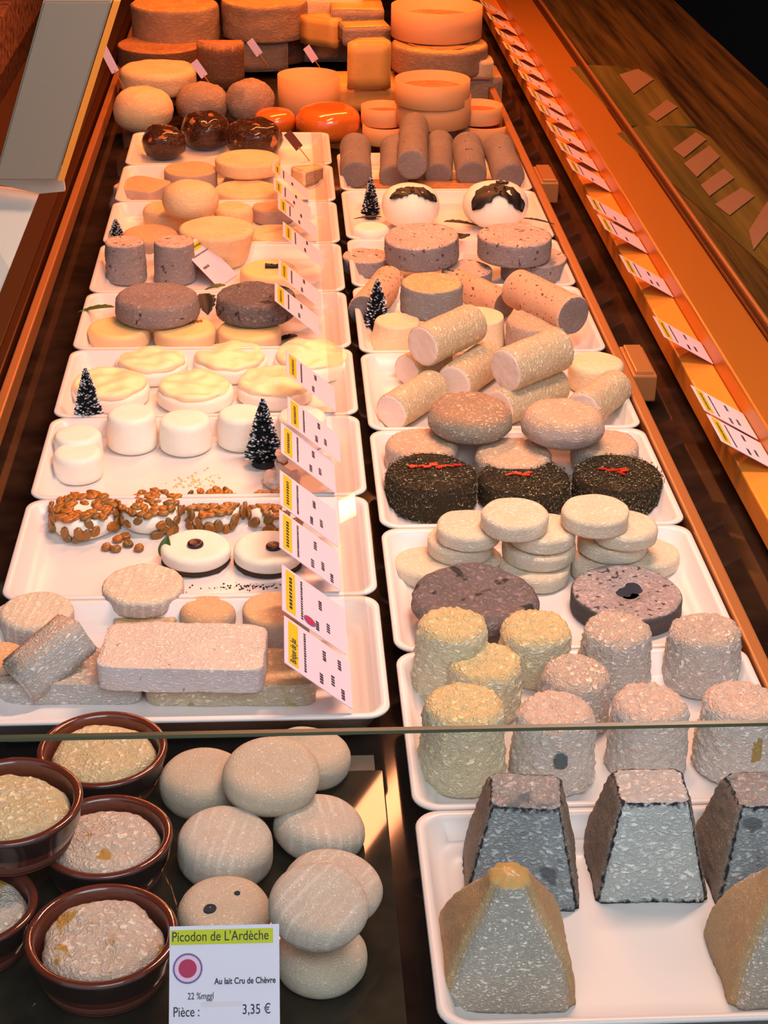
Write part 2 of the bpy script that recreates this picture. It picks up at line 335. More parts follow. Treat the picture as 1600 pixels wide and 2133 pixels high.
# rail on the right of the trays, its clips
rr = tag(box('tray_rail', .383, .395, .70, 3.6, .0, .034, M['rail'], bev=.002), 'thin bronze rail running along the right edge of the trays', 'rail')
def clip(u, v, lab):
    p, _ = P(u, v, .036); o = empty('rail_clip', (p.x, p.y, 0), lab, 'clip', 'clips on the tray rail')
    o.location = (.396, p.y, 0)
    box('bracket', .000, .028, -.045, .045, .0, .032, M['rail'], o, .002, origin=None)
    box('tongue', .004, .024, -.040, .040, .032, .036, M['brightrail'], o, .001)
    for c in o.children: pass
clip(1290, 745, 'square bronze clip on the tray rail beside the white cheese logs')
clip(1108, 358, 'square bronze clip on the tray rail beside the grey ash logs')
tag(box('price_ledge', .462, .498, .66, 4.6, .0, .028, M['copper'], bev=.002), 'narrow orange-lit ledge carrying the right-hand row of price cards', 'ledge')
tag(box('brass_handrail', .4985, .563, .60, 4.6, .0, .052, M['brass'], bev=.003), 'broad satin brass rail between the price cards and the outer ledge', 'rail')
tag(box('dark_profile', .5635, .571, .60, 4.6, .0, .056, M['thinrail'], bev=.001), 'thin dark metal profile along the outer side of the brass rail', 'trim')
tag(box('bright_profile', .5715, .576, .60, 4.6, .0, .060, M['brightrail'], bev=.001), 'thin polished metal edge beside the dark profile', 'trim')
tag(box('reflection_ledge', .5765, .885, .60, 4.6, .0, .050, M['streak'], bev=.002), 'wide brown outer ledge on the customer side, streaked to stand for glass reflections', 'ledge')  # stands in for reflecting glass; the reflections are in its streaked colour
# left rails
tag(box('left_rail', -.314, -.303, .9, 4.2, .0, .026, M['rail'], bev=.002), 'thin orange bronze rail along the left side of the counter', 'rail')
tag(box('left_inner_profile', -.334, -.322, .9, 4.2, .0, .022, M['thinrail'], bev=.002), 'dark thin metal profile just left of the bronze rail', 'trim')
tag(box('left_brown_ledge', -.50, -.336, .9, 4.2, .0, .016, M['sidewall'], bev=.002), 'brown polished ledge left of the dark metal profile', 'ledge')
tag(box('granite_counter', -1.15, -.5505, 2.2, 4.3, -.90, .085, M['granite'], bev=.004), 'pink speckled granite counter at the far left', 'counter')
structure(box('ceiling', -3, 3.3, .55, 7, 2.3, 2.4, mat('dim_ceiling', (60, 52, 46), .8))); structure(box('wall_left', -3.1, -3, -1.5, 7, -.9, 2.4, mat('dim_wall', (70, 56, 46), .8)))
tag(box('light_block_hood', -.50, .80, 1.02, 4.7, .985, 1.03, mat('dark_light_block', (52, 40, 32), .6), bev=.003), 'dark hood added over the warm lamps to block sky light, out of frame', 'hood')  # unseen hood, added to keep sky light off the far trays
wl = structure(box('wall_back', -3, 4, 6.9, 7.0, -.9, 3, M['black'])); structure(box('wall_right', 3.2, 3.3, -1, 6, -.9, 3, M['black']))
# glass front
gf = empty('display_glass', (.1, .695, -.05), 'clear glass front pane whose top edge crosses the picture', 'glass pane')
box('pane', -.5, .75, .692, .695, -.011, .289, M['glass'], gf)
for c in gf.children: c.location = Vector(c.location)-Vector(gf.location)
e_ = box('polished_edge', -.5, .75, .692, .695, .2892, .2912, M['glass_edge'], gf); e_.location = Vector(e_.location)-Vector(gf.location)
# pale metal arm at upper left
def beam(name, A, B, w, t, m, parent):
    A, B = Vector(A), Vector(B); d = (B-A); L = d.length; o = box(name, -w/2, w/2, -t/2, t/2, 0, L, m, parent, .0015, origin=(0, 0, 0))
    y = d.normalized(); return o, y
def arm():
    def at(u, v, depth): return Vector((0, 0, CAMH)) + (R3 @ vray(u, v))*depth
    A0, A1 = at(0, 345, 1.78), at(128, 345, 1.78); B0, B1 = at(101, -25, 1.66), at(243, -25, 1.66)
    r = empty('glass_support_arm', (0, 0, 0), 'pale grey metal support arm with a round hole at upper left', 'metal arm')
    up = ((A1-A0).cross(B0-A0)).normalized(); up = up if up.z > 0 else -up
    th = .034
    V = [A0, A1, B1, B0, A0-up*th, A1-up*th, B1-up*th, B0-up*th]
    Fc = [(0, 1, 2, 3), (7, 6, 5, 4), (0, 4, 5, 1), (1, 5, 6, 2), (2, 6, 7, 3), (3, 7, 4, 0)]
    bm = bmesh.new(); vv = [bm.verts.new(x) for x in V]; [bm.faces.new([vv[i] for i in f]) for f in Fc]; bmesh.ops.recalc_face_normals(bm, faces=bm.faces)
    bmesh.ops.bevel(bm, geom=bm.edges[:], offset=.002, segments=2, affect='EDGES'); me = bpy.data.meshes.new('arm_body'); bm.to_mesh(me); bm.free(); me.materials.append(M['alu']); link('arm_body', me, r)
    E0, E1, E2, E3 = at(-20, 345, 1.781), at(130, 345, 1.781), at(137, 393, 1.80), at(84, 398, 1.80); E4 = at(-20, 375, 1.80)
    V = [E0, E1, E2, E3, E4]; V = V+[x-up*.006 for x in V]; mesh('end_cap', V, [(0, 1, 2, 3, 4), (9, 8, 7, 6, 5), (0, 5, 6, 1), (1, 6, 7, 2), (2, 7, 8, 3), (3, 8, 9, 4), (4, 9, 5, 0)], mat('arm_end_paint', (176, 168, 156), .5), None, False, r)
    # round plug
    c = at(48, 297, 1.764); q = (up).to_track_quat('Z', 'Y')
    o = solid('hole_plug', .0075, .0015, M['alu_dark'], rc=.0005, amp=0, parent=r); o.location = c+up*.0002; o.rotation_euler = q.to_euler()
    # orange lit side strip
    d = (B1-A1).normalized()
    sd = (A1-A0).normalized()
    V = [A1+sd*.001, A1+sd*.008, B1+sd*.008, B1+sd*.001]; V = V+[x-up*th for x in V]
    mesh('side_strip', V, Fc, M['copper'], None, False, r)
    # pale plastic gusset hanging below its end
    G0, G1, G2, G3 = at(-90, 376, 1.81), at(84, 398, 1.81), at(20, 560, 1.74), at(-60, 760, 1.70)
    V = [G0, G1, G2, G3]; V = V+[x-up*.004 for x in V]
    mesh('gusset_panel', V, Fc, M['panel'], None, False, r)
arm()
# ------------------------------------------------------------------ trays
def tray(x0, x1, y0, y1, label, group, rim=.030):
    cx, cy = (x0+x1)/2, (y0+y1)/2; hw, hd = (x1-x0)/2, (y1-y0)/2
    loops = [(hw-.024, hd-.024, .016, 0), (hw-.016, hd-.016, .018, .001), (hw-.005, hd-.005, .017, rim-.004), (hw-.001, hd-.001, .018, rim-.0035), (hw, hd, .018, rim-.0015), (hw-.001, hd-.001, .017, rim),
             (hw-.005, hd-.005, .016, rim), (hw-.0075, hd-.0075, .015, rim-.002), (hw-.0135, hd-.0135, .015, rim*.42), (hw-.017, hd-.017, .015, .0125), (hw-.021, hd-.021, .014, .0082), (hw-.028, hd-.028, .012, .0062), (hw-.04, hd-.04, .01, .006)]
    V = []; K = 8
    for (a, b, r, z) in loops:
        for q, (sx, sy) in enumerate(((1, 1), (-1, 1), (-1, -1), (1, -1))):
            for i in range(K):
                th = pi/2*(q+i/(K-1)); V.append((sx*(a-r)+r*math.cos(th), sy*(b-r)+r*math.sin(th), z))
    N = 4*K; Fc = []
    for l in range(len(loops)-1):
        for j in range(N): k = (j+1) % N; Fc.append((l*N+j, l*N+k, (l+1)*N+k, (l+1)*N+j))
    Fc.append(tuple(range((len(loops)-1)*N, len(loops)*N))); Fc.append(tuple(reversed(range(N))))
    o = mesh('serving_tray', V, Fc, M['tray']); o.location = (cx, cy, .0003); return tag(o, label, 'tray', group)
LY = [1.08, 1.267, 1.458, 1.648, 1.838, 2.028, 2.218, 2.408, 2.598, 2.79]
LT = ['holding brick cheeses, nearest of the left row', 'holding raisin-coated cheeses', 'holding small white drums and frosted trees', 'holding large melting cream discs', 'holding three smooth cream discs and grey rounds', 'holding two ash drums with dark flecks', 'holding stacked pale orange drums', 'holding flat cakes and a cut wedge', 'holding three dark glazed balls']
for i in range(9): tray(-.249+.0004*i, .080, LY[i]+.0008, LY[i+1]-.0008, 'white plastic tray '+LT[i], 'white trays of the left row')
RY = [.75, .963, 1.174, 1.39, 1.608, 1.822, 2.045, 2.235, 2.462, 2.665]
RT = ['holding truncated pyramids, nearest of the right row', 'holding tall wrinkled drums', 'holding pale discs and two ash wheels', 'holding three herb-crusted drums', 'holding white logs and mottled rounds', 'holding speckled logs and a small frosted tree', 'holding flat grey rounds', 'holding two leaf-topped white balls', 'holding the grey ash logs']
for i in range(9): tray(.0885, .3815, RY[i]+.0008, RY[i+1]-.0008, 'white plastic tray '+RT[i], 'white trays of the right row')
# ------------------------------------------------------------------ front left: slab, bowls, picodons
sl = tag(box('stone_slab', -.33, .072, .703, 1.045, .0006, .0056, M['slab'], bev=.001), 'glossy dark slab under the terracotta bowls and small round cheeses', 'slab')
SL = .0058
tag(box('grey_plate', .012, .066, 1.047, 1.068, .0006, .003, mat('grey_metal', (90, 84, 74), .5), bev=.0006), 'small grey plate lying behind the small round cheeses', 'plate')
def bowl(u, v, w, zb, lab, hb=.036):
    ztop = zb+hb; p, d = P(u, v, ztop); R = w/2*d/F
    o = empty('terracotta_bowl', (p.x, p.y, zb), lab, 'bowl', 'terracotta bowls of soft cheese')
    prof = [(0, .0), (R*.74, 0), (R*.80, .002), (R*.93, hb*.55), (R*.955, hb*.78), (R*.985, hb*.90), (R, hb-.0015), (R-.0015, hb), (R-.005, hb-.0003), (R-.0065, hb-.003), (R*.86, hb*.5), (R*.76, .008), (R*.70, .005), (0, .005)]
    def lathe(name, pr, m):
        S = 64; V = []; Fc = []
        for r, z in pr:
            for j in range(S): th = 2*pi*j/S; V.append((max(r, .0001)*math.cos(th), max(r, .0001)*math.sin(th), z))
        for i in range(len(pr)-1):
            for j in range(S): k = (j+1) % S; Fc.append((i*S+j, i*S+k, (i+1)*S+k, (i+1)*S+j))
        return mesh(name, V, Fc, m, None, True, o)
    lathe('bowl_wall', prof, M['terracotta']); lathe('foot_band', [(R*.805, .002), (R*.81, .0035), (R*.865, hb*.28), (R*.86, hb*.29), (R*.80, .004)], M['terra_raw'])
    lathe('dark_glaze_band', [(R*.928, hb*.50), (R*.945, hb*.56), (R*.972, hb*.78), (R*1.0, hb*.91), (R*1.003, hb*.95), (R*.99, hb*.96)], M['glaze_dark'])
    return o, R
BL = [(213, 1556, 270, SL, 'brown terracotta bowl rearmost, directly in front of the brick cheese tray', 'potcheese', 'yellow-cream soft cheese in the rearmost terracotta bowl', .82),
      (20, 1664, 302, SL+.037, 'terracotta bowl perched highest at the left edge of the picture', 'potcheese', 'striped yellow-cream soft cheese in the perched bowl at the left edge', .80),
      (220, 1737, 278, SL, 'brown terracotta bowl in the middle, partly behind the perched bowl', 'potcheese_white', 'pinkish white crinkled soft cheese in the middle terracotta bowl', .84),
      (211, 1942, 318, SL, 'large brown terracotta bowl nearest, left of the big price card', 'potcheese_white', 'white soft cheese with amber cracks in the nearest terracotta bowl', .80),
      (-58, 1880, 270, SL, 'terracotta bowl cut off by the left edge, below the perched bowl', 'potcheese_white', 'pale soft cheese in the bowl cut off at the left edge', .78)]
for (u, v, w, zb, lab, m, cl, fr) in BL:
    b, R = bowl(u, v, w, zb, lab)
    fr = .86; o = solid('soft_cheese', R*fr, .0250, M[m], rc=.009, rcb=.004, amp=.0022, freq=55, ridge=.0007, rfreq=160, dome=.0045, seg=96, step=.0016, taper=.95)
    for vv in o.data.vertices:
        k_ = .80+.20*min(1, vv.co.z/.018); vv.co.x *= k_; vv.co.y *= k_
    o.location = (b.location.x, b.location.y, zb+.0052); o.rotation_euler = (0, 0, random.random()*6); tag(o, cl, 'cheese', 'soft cheeses in terracotta bowls')
G = 'small round goat cheeses on the dark slab'
def pico(m, bb, lab, zb=SL, h=.024, tilt=(0, 0), **k): return ch('goat_cheese', m, bb, lab, G, zb=zb, h=h, tilt=tilt, rc=.0105, amp=.0014, freq=34, seg=80, step=.002, dome=.0022, **k)
pico('picodon_plain', (335, 1548, 512, None), 'smooth pale yellow round cheese at the left rear of the group', h=.028, tilt=(3, -4))
pico('picodon_plain', (552, 1500, 728, None), 'pinkish round cheese at the right rear, half hidden behind another', h=.026, zb=SL, tilt=(-4, 5))
pico('picodon_plain', (463, 1528, 668, None), 'large pale round cheese lying across the two rear ones', zb=SL+.026, h=.023, tilt=(7, -3))
pico('picodon', (366, 1670, 567, None), 'pink-white round cheese with green mould specks in the middle left', h=.031, tilt=(3, 3))
pico('picodon', (565, 1640, 756, None), 'round cheese with pale rack stripes at the middle right', h=.024, tilt=(3, 8))
pico('picodon_plain', (370, 1812, 568, None), 'tan round cheese with two dark mould spots behind the price card', h=.022, tilt=(6, -2), rz=0)
pico('picodon', (585, 1758, 793, None), 'round cheese with a blue mouldy edge peeping out under the striped one', zb=SL+.024, h=.020, tilt=(2, 6))
pico('picodon', (558, 1790, 770, None), 'large striped round cheese tilted on top of the nearest stack', zb=SL+.0455, h=.020, tilt=(12, 5))
pico('picodon_plain', (573, 1900, 764, None), 'round white cheese lowest right, beside the price card', h=.025, tilt=(3, 0))
# mould spots on the tan one
tan = [o for o in C.objects if o.get('label', '').startswith('tan round')][0]
for (dx, dy, r) in ((-.009, -.006, .0042), (.009, .007, .0020)):
    s = solid('mould_spot', r, .001, M['pyr_edge'], rc=.0004, amp=.0006, freq=300, seg=20, step=.001, parent=tan); s.location = (dx, dy, tan['H']+.0009)
# ------------------------------------------------------------------ big price card
def text(name, s, size, m, parent, loc, align='LEFT', sx=1., bold=0):
    cu = bpy.data.curves.new(name, 'FONT'); cu.body = s; cu.size = size; cu.align_x = align; cu.extrude = .00006; cu.offset = bold
    tmp = bpy.data.objects.new('tmp', cu); C.objects.link(tmp); bpy.context.view_layer.update()
    me = bpy.data.meshes.new_from_object(tmp.evaluated_get(bpy.context.evaluated_depsgraph_get())); bpy.data.objects.remove(tmp)
    me.materials.clear(); me.materials.append(m); o = link(name, me, parent); o.location = loc; o.scale = (sx, 1, 1); return o
def plate(name, x0, x1, y0, y1, z, m, parent, t=.00008):
    o = box(name, x0, x1, y0, y1, z-t, z, m, parent, 0, origin=None); return o
def disc(name, x, y, z, r, m, parent):
    S = 40; V = [(r*math.cos(2*pi*j/S), r*math.sin(2*pi*j/S), 0) for j in range(S)]; o = mesh(name, V, [tuple(range(S))], m, None, False, parent); o.location = (x, y, z); return o
yy = .752; p0 = Vector((0, 0, CAMH)); r_ = R3 @ vray(353, 1930); TL = p0+r_*(yy/r_.y); r_ = R3 @ vray(581, 1929); TR = p0+r_*(yy/r_.y)
cw = TR.x-TL.x; chh = cw*.93; LEAN = math.radians(47)
BLc = Vector((TL.x, yy-chh*math.cos(LEAN), TL.z-chh*math.sin(LEAN)))
card = empty('price_card', BLc, 'large white price card reading Picodon de L\'Ardèche with red round stamp', 'price card')
card.rotation_euler = (LEAN, 0, -.004)
plate('card_sheet', 0, cw, 0, chh, 0, M['card'], card, .0006)
U = cw/229.
def cy_(v): return chh-(v-1930)*U
plate('title_band', 2*U, 216*U, cy_(1968), cy_(1938), .0002, M['band'], card)
text('lettering', "Picodon de L'Ardèche", 24*U*1.18, M['ink'], card, (4*U, cy_(1961), .0003), sx=.80)
disc('stamp', 38*U, cy_(2016), .0002, 31*U, M['stamp_ring'], card); disc('stamp', 38*U, cy_(2016), .0003, 27*U, M['stamp_pale'], card); disc('stamp', 38*U, cy_(2016), .0004, 19*U, M['stamp'], card)
text('lettering', "Au lait Cru de Chèvre", 15*U*1.2, M['ink'], card, (221*U, cy_(2049), .0003), 'RIGHT', .78, .00008)
text('lettering', "22 %mggl", 16*U*1.2, M['ink'], card, (38*U, cy_(2078), .0003), sx=.75)
text('lettering', "Pièce :", 24*U*1.18, M['ink'], card, (8*U, cy_(2112), .0003), sx=.75)
text('lettering', "3,35 €", 24*U*1.18, M['ink'], card, (211*U, cy_(2110), .0003), 'RIGHT', .8)
tag(box('card_stand', TL.x+.018, TL.x+.042, yy-.031, yy-.025, SL, BLc.z+.012, M['clear'], bev=.001), 'clear plastic stand behind the large price card', 'card stand')
# ------------------------------------------------------------------ rows of small price cards
rail = tag(box('card_rail', .050, .068, 1.085, 2.79, .0308, .0345, M['clear'], bev=.0008), 'clear plastic rail lying on the left trays and carrying price cards', 'card rail')
def smallcard(x, y, z, lab, grp, W=.064, H=.069, title=None, stamp=False, rz=0, sub=True, prices=3, lean=(-.053, .045), pm='cardpink'):
    up = Vector((lean[0], 0, lean[1])).normalized(); X = Vector((0, 1, 0)); N = X.cross(up)
    o = empty('price_card', (x, y, z), lab, 'price card', grp)
    o.rotation_euler = (Matrix.Rotation(rz, 3, 'Z') @ Matrix((X, up, N)).transposed()).to_euler()
    plate('card_sheet', 0, W, 0, H, 0, M[pm], o, .0006)
    plate('title_band', .004, W-.004, H-.014, H-.004, .0002, M['band_gold'], o)
    if title: text('lettering', title, .0085, M['ink'], o, (.007, H-.0115, .0003), sx=.8, bold=.0001)
    def bars(n, bx, by, bw, bh):
        V = []; Fc = []; q = bx
        for i in range(n):
            w = bw/n; V += [(q, by, .0003), (q+w*random.uniform(.5, .85), by, .0003), (q+w*.7, by+bh, .0003), (q+w*.08, by+bh, .0003)]; Fc.append((4*i, 4*i+1, 4*i+2, 4*i+3)); q += w
        s = mesh('lettering', V, Fc, M['ink'], None, False, o); s['kind'] = 'stuff'
    if not title: bars(9, .010, H-.0105, W-.022, .003)
    if sub: bars(16, .006, H-.022, W-.012, .0022)
    if stamp:
        disc('stamp', .012, H-.029, .0003, .0065, M['stamp_ring'], o); disc('stamp', .012, H-.029, .0004, .005, M['stamp'], o)
    for k, (bx, by) in enumerate(((.006, .030), (.042, .026), (.014, .018), (.004, .008), (.044, .010))[:prices]): bars(4, bx, by, .015, .0035)
    return o
GL = 'price cards leaning along the left trays'
cl = [((738, 1479), 'nearest lilac price card with a bold yellow title', 'Brique de Jas', False, 5, .069),
      ((726, 1366), 'lilac price card with red round stamp, second from the front of the left row', '', True, 3, .074),
      ((712, 1232), 'lilac price card beside the cheeses topped with dark berries', None, False, 4, .070),
      ((707, 1140), 'lilac price card beside the rightmost raisin-coated cheese', None, False, 3, .070),
      ((702, 1028), 'pinkish price card leaning beside the crumpled wrapper', None, False, 3, .068),
      ((712, 965), 'narrow pink price card beside the rightmost white drum', None, False, 3, .066),
      ((702, 858), 'pink price card in front of the rightmost melting cream disc', None, False, 2, .064),
      ((668, 700), 'pink price card touching the dark streaked round', None, False, 2, .062),
      ((672, 645), 'orange-lit price card behind the dark streaked round', None, False, 2, .060),
      ((676, 560), 'orange-lit price card beside the herb-sprigged disc', None, False, 2, .060),
      ((662, 500), 'orange-lit price card beside the rightmost pale drum', None, False, 2, .058),
      ((650, 458), 'orange-lit price card in front of the cut wedge', None, False, 2, .056),
      ((645, 418), 'small orange-lit price card leaning on the cut wedge', None, False, 1, .050)]
for (pxl, lab, ti, st, n, Wc) in cl:
    p, _ = P(pxl[0], pxl[1], .034); smallcard(p.x-.001, p.y, .0346 if p.x > .05 else .0346, lab, GL, W=Wc, title=ti or None, stamp=st, prices=n)
p, _ = P(455, 592, .012); smallcard(p.x, p.y, .0075, 'tilted price card standing between the ash drum and the herb-sprigged disc', GL, W=.055, H=.072, rz=-.45, prices=1)
GR = 'price cards along the right-hand ledge'
ry = [1.235, 1.50, 1.575, 1.78, 2.00, 2.17, 2.26, 2.45, 2.56, 2.67, 2.80, 2.90, 3.03, 3.15, 3.27, 3.40, 3.55, 3.70]
rl = ['nearest right-hand price card, cut by the frame edge', 'second right-hand price card, front one of a touching pair', 'third right-hand price card, rear one of a touching pair', 'right-hand price card level with the bronze clip near the white logs', 'right-hand price card level with the speckled logs', 'right-hand price card level with the flat grey rounds', 'right-hand price card just behind the one level with the grey rounds']
for i, y in enumerate(ry):
    if i < 7: lab = rl[i]
    else: lab = ['first', 'second', 'third', 'fourth', 'fifth', 'sixth', 'seventh', 'eighth', 'ninth', 'tenth', 'last'][i-7]+' from the front of the dim far cards on the right-hand ledge'
    smallcard(.4975, y, .0285 if False else .030, lab, GR if i < 7 else 'far dim price cards on the right-hand ledge', W=.066, H=.070, prices=3 if i < 5 else 1, pm='card' if i < 3 else 'cardpink', lean=(-.060, .034))
# ------------------------------------------------------------------ reflections in the glass, built as flat shapes on the outer ledge
def flat(name, px, z, m, lab, cat, grp=None, t=.002):
    pts = [P(u, v, z)[0] for u, v in px]; c = sum(pts, Vector())/len(pts); n = len(pts)
    V = [(p.x-c.x, p.y-c.y, 0) for p in pts]+[(p.x-c.x, p.y-c.y, -t) for p in pts]
    Fc = [tuple(range(n)), tuple(reversed(range(n, 2*n)))]+[(i, i+n, (i+1) % n+n, (i+1) % n) for i in range(n)]
    bm = bmesh.new(); vv = [bm.verts.new(x) for x in V]; [bm.faces.new([vv[i] for i in f]) for f in Fc]; bmesh.ops.recalc_face_normals(bm, faces=bm.faces)
    me = bpy.data.meshes.new(name); bm.to_mesh(me); bm.free(); me.materials.append(M[m]); o = link(name, me); o.location = (c.x, c.y, z); return tag(o, lab, cat, grp)
flat('green_reflection', [(1188, 140), (1230, 135), (1290, 138), (1345, 150), (1372, 168), (1450, 262), (1300, 262)], .0525, 'green', 'dull green round-topped reflection, built flat, farther on the outer ledge', 'reflection')
flat('green_reflection', [(1285, 278), (1330, 262), (1390, 262), (1450, 268), (1480, 285), (1600, 420), (1600, 560)], .0525, 'green', 'dull green round-topped reflection, built flat, nearer on the outer ledge', 'reflection')
gq = 'card reflections built flat on the outer ledge'
for px_, lab in (([(1290, 155), (1330, 143), (1362, 165), (1320, 195)], 'dusky card reflection on the farther green reflection'), ([(1350, 238), (1388, 208), (1412, 222), (1368, 252)], 'bright-edged dusky card reflection between the two green reflections'),
                 ([(1402, 310), (1450, 275), (1472, 290), (1425, 328)], 'dusky card reflection rearmost of the four in a row on the nearer green reflection'), ([(1425, 340), (1478, 303), (1500, 326), (1452, 368)], 'dusky card reflection second of the four in a row'),
                 ([(1460, 385), (1508, 350), (1530, 370), (1478, 408)], 'dusky card reflection third of the four in a row'), ([(1490, 425), (1545, 390), (1572, 408), (1520, 448)], 'dusky card reflection nearest of the four in a row'),
                 ([(1560, 480), (1598, 420), (1625, 450), (1570, 520)], 'dusky card reflection at the right edge of the picture')):
    flat('card_reflection', px_, .0545, 'cardreflect', lab, 'card', gq, .001)
# ------------------------------------------------------------------ L1 bricks
def brick(m, corners, zb, h, lab, grp='brick-shaped cheeses', sq=9, **k):
    """corners: near-left, near-right, far-right pixel of the top face"""
    a, b, c = [P(u, v, zb+h)[0] for u, v in corners]
    X = b-a; Y = c-b; ctr = (a+c)/2; w, dpt = X.length, Y.length; ang = math.atan2(X.y, X.x)
    o = solid('cheese_brick', .5, h, [M[x] for x in m] if isinstance(m, tuple) else M[m], sq=sq, sx=w, sy=dpt, rc=.0045, seg=160, step=.035, amp=.0, **k)
    # the skin is roughened afterwards in real units
    for v in o.data.vertices:
        f = noise.noise(Vector(v.co)*38+Vector((w*9, 0, 3)))*.0014 + (abs(noise.noise(Vector(v.co)*130))-.25)*.0014
        v.co.x += f*(1 if v.co.x > 0 else -1); v.co.y += f*(1 if v.co.y > 0 else -1)
        if v.co.z > .004: v.co.z += f*.8
    o.location = (ctr.x, ctr.y, zb); o.rotation_euler = (0, 0, ang); return tag(o, lab, 'cheese', grp)
brick('brick_blue', ((-60, 1425), (300, 1427), (300, 1350)), TF, .019, 'long brick cheese with blue-grey mottled front, lower left in the nearest tray')
brick('brick_low', ((303, 1428), (662, 1428), (655, 1350)), TF, .020, 'long brick cheese with yellowish front, lower right under the pale brick')
brick('brick', ((205, 1391), (556, 1398), (553, 1300)), TF+.0208, .0215, 'large pale brick cheese lying on top of the two lower bricks')
GT = 'soft round cheeses in the nearest left tray'
ch('round_cheese', 'softtop', (-4, 1228, 152, None), 'flat round cheese with pale grooved top behind the leaning cut piece', GT, h=.032, rc=.006, amp=.001, ridge=.0004)
ch('round_cheese', 'softtop', (214, 1170, 386, 1292), 'tall round cheese with grooved cream top standing behind the pale brick', GT, zb=TF+.012, rc=.005, amp=.001, ridge=.0006, seg=72)
ch('round_cheese', 'orange_top', (372, 1233, 490, None), 'small domed orange-tinged cheese half behind the pale brick', GT, h=.022, rc=.009, dome=.002)
ch('round_cheese', 'orange_top', (503, 1228, 645, None), 'orange-topped round cheese behind the front price cards', GT, h=.034, rc=.005, amp=.001)
ch('cheese_support', 'brick_low', (235, 1245, 370, None), 'low cheese slab hidden under the tall grooved cheese', None, h=.0115, rc=.003)
# leaning cut piece: wedge with creamy cut face
def prism(name, pts, h, mats, parent=None, bev=.002, capmat=0, sidemat=None, amp=.0008):
    bm = bmesh.new(); lo = [bm.verts.new((x, y, 0)) for x, y in pts]; hi = [bm.verts.new((x, y, h)) for x, y in pts]; n = len(pts)
    f = bm.faces.new(hi); f.material_index = capmat; bm.faces.new(lo[::-1])
    for i in range(n):
        q = bm.faces.new((lo[i], lo[(i+1) % n], hi[(i+1) % n], hi[i])); q.material_index = (sidemat or {}).get(i, 0)
    bmesh.ops.recalc_face_normals(bm, faces=bm.faces)
    bmesh.ops.bevel(bm, geom=bm.edges[:], offset=bev, segments=2, affect='EDGES')
    bmesh.ops.triangulate(bm, faces=bm.faces); bmesh.ops.subdivide_edges(bm, edges=[e for e in bm.edges if e.calc_length() > .008], cuts=3, use_grid_fill=True)
    for v in bm.verts: v.co += noise.noise_vector(v.co*70)*amp
    me = bpy.data.meshes.new(name); bm.to_mesh(me); bm.free()
    for m in (mats if isinstance(mats, (list, tuple)) else [mats]): me.materials.append(M[m])
    me.polygons.foreach_set('use_smooth', [True]*len(me.polygons)); return link(name, me, parent)
p, _ = P(150, 1400, .029); o = prism('cheese_wedge', [(-.040, -.013), (.026, -.016), (.024, .016), (-.038, .017)], .034, ('brick_blue', 'paste'), sidemat={1: 1})
o.location = (p.x-.006, p.y+.012, .0275); o.rotation_euler = (math.radians(-10), math.radians(-24), math.radians(38)); tag(o, 'cut piece of mouldy cheese leaning with its creamy cut face turned right', 'cheese', None)
ch('cheese_disc', 'orange_top', (-55, 1335, 55, None), 'flat orange-pink cheese piece at the left edge under the leaning cut piece', None, zb=TF+.0195, h=.008, rc=.003)
# ------------------------------------------------------------------ L2 raisin cheeses
def scatter_on(o, name, me_src, n, rr, top=.6, R=None, H=None, kind=None, jitter=.0008):
    R, H = o['R'], o['H']; rng = random.Random(len(C.objects)); done = []
    k = 0
    while len(done) < n and k < 4000:
        k += 1
        if rng.random() < top: r = R*math.sqrt(rng.random())*.95; th = rng.random()*2*pi; p = Vector((r*math.cos(th), r*math.sin(th), H-.001)); nrm = Vector((0, 0, 1))
        else: th = rng.random()*2*pi; z = H*rng.uniform(.1, 1); p = Vector((R*.97*math.cos(th), R*.97*math.sin(th), z)); nrm = Vector((math.cos(th), math.sin(th), .2))
        if any((p-q).length < rr for q in done): continue
        done.append(p); c = bpy.data.objects.new(name, me_src); C.objects.link(c); c.parent = o; c.location = p
        c.rotation_euler = (nrm.normalized().to_track_quat('Z', 'Y') @ Matrix.Rotation(rng.random()*6, 3, 'Z').to_quaternion()).to_euler(); s = rng.uniform(.8, 1.15); c.scale = (s*1.15, s*.9, s*.75)
rm = solid('raisin_shape', .0054, .0056, M['raisin'], rc=.0033, amp=.0013, freq=260, seg=10, step=.0018); rme = rm.data; bpy.data.objects.remove(rm)
GRA = 'golden raisin coated cheeses'
RC = [((108, 1024, 246, 1132), 'leftmost raisin-coated cheese, thickly covered', 52, .66), ((252, 1020, 380, 1120), 'raisin-coated cheese second from left, with white side showing', 34, .75), ((384, 1018, 512, 1112), 'raisin-coated cheese third from left, thickly covered', 52, .6), ((514, 1020, 640, 1110), 'rightmost raisin-coated cheese, partly behind a price card', 44, .66)]
for bb, lab, n, tp in RC:
    o = ch('raisin_cheese', 'white', bb, lab, GRA, rc=.010, amp=.0015); scatter_on(o, 'raisin', rme, int(n*1.4), .0055, tp)
for (u, v, lab) in ((222, 1140, 'loose raisin leftmost, fallen near the leftmost coated cheese'), (246, 1124, 'loose raisin touching the leftmost coated cheese'), (268, 1134, 'loose raisin in the middle of the fallen ones'), (290, 1142, 'loose raisin rightmost and nearest of the fallen ones'), (262, 1118, 'loose raisin rearmost of the fallen ones'), (240, 1144, 'loose raisin beside the leftmost fallen one')):
    p, _ = P(u, v, TF+.002); c = bpy.data.objects.new('raisin', rme); C.objects.link(c); c.location = (p.x, p.y, TF); c.rotation_euler = (0, 0, random.random()*6); tag(c, lab, 'raisin', 'loose raisins in the tray')
BE = []
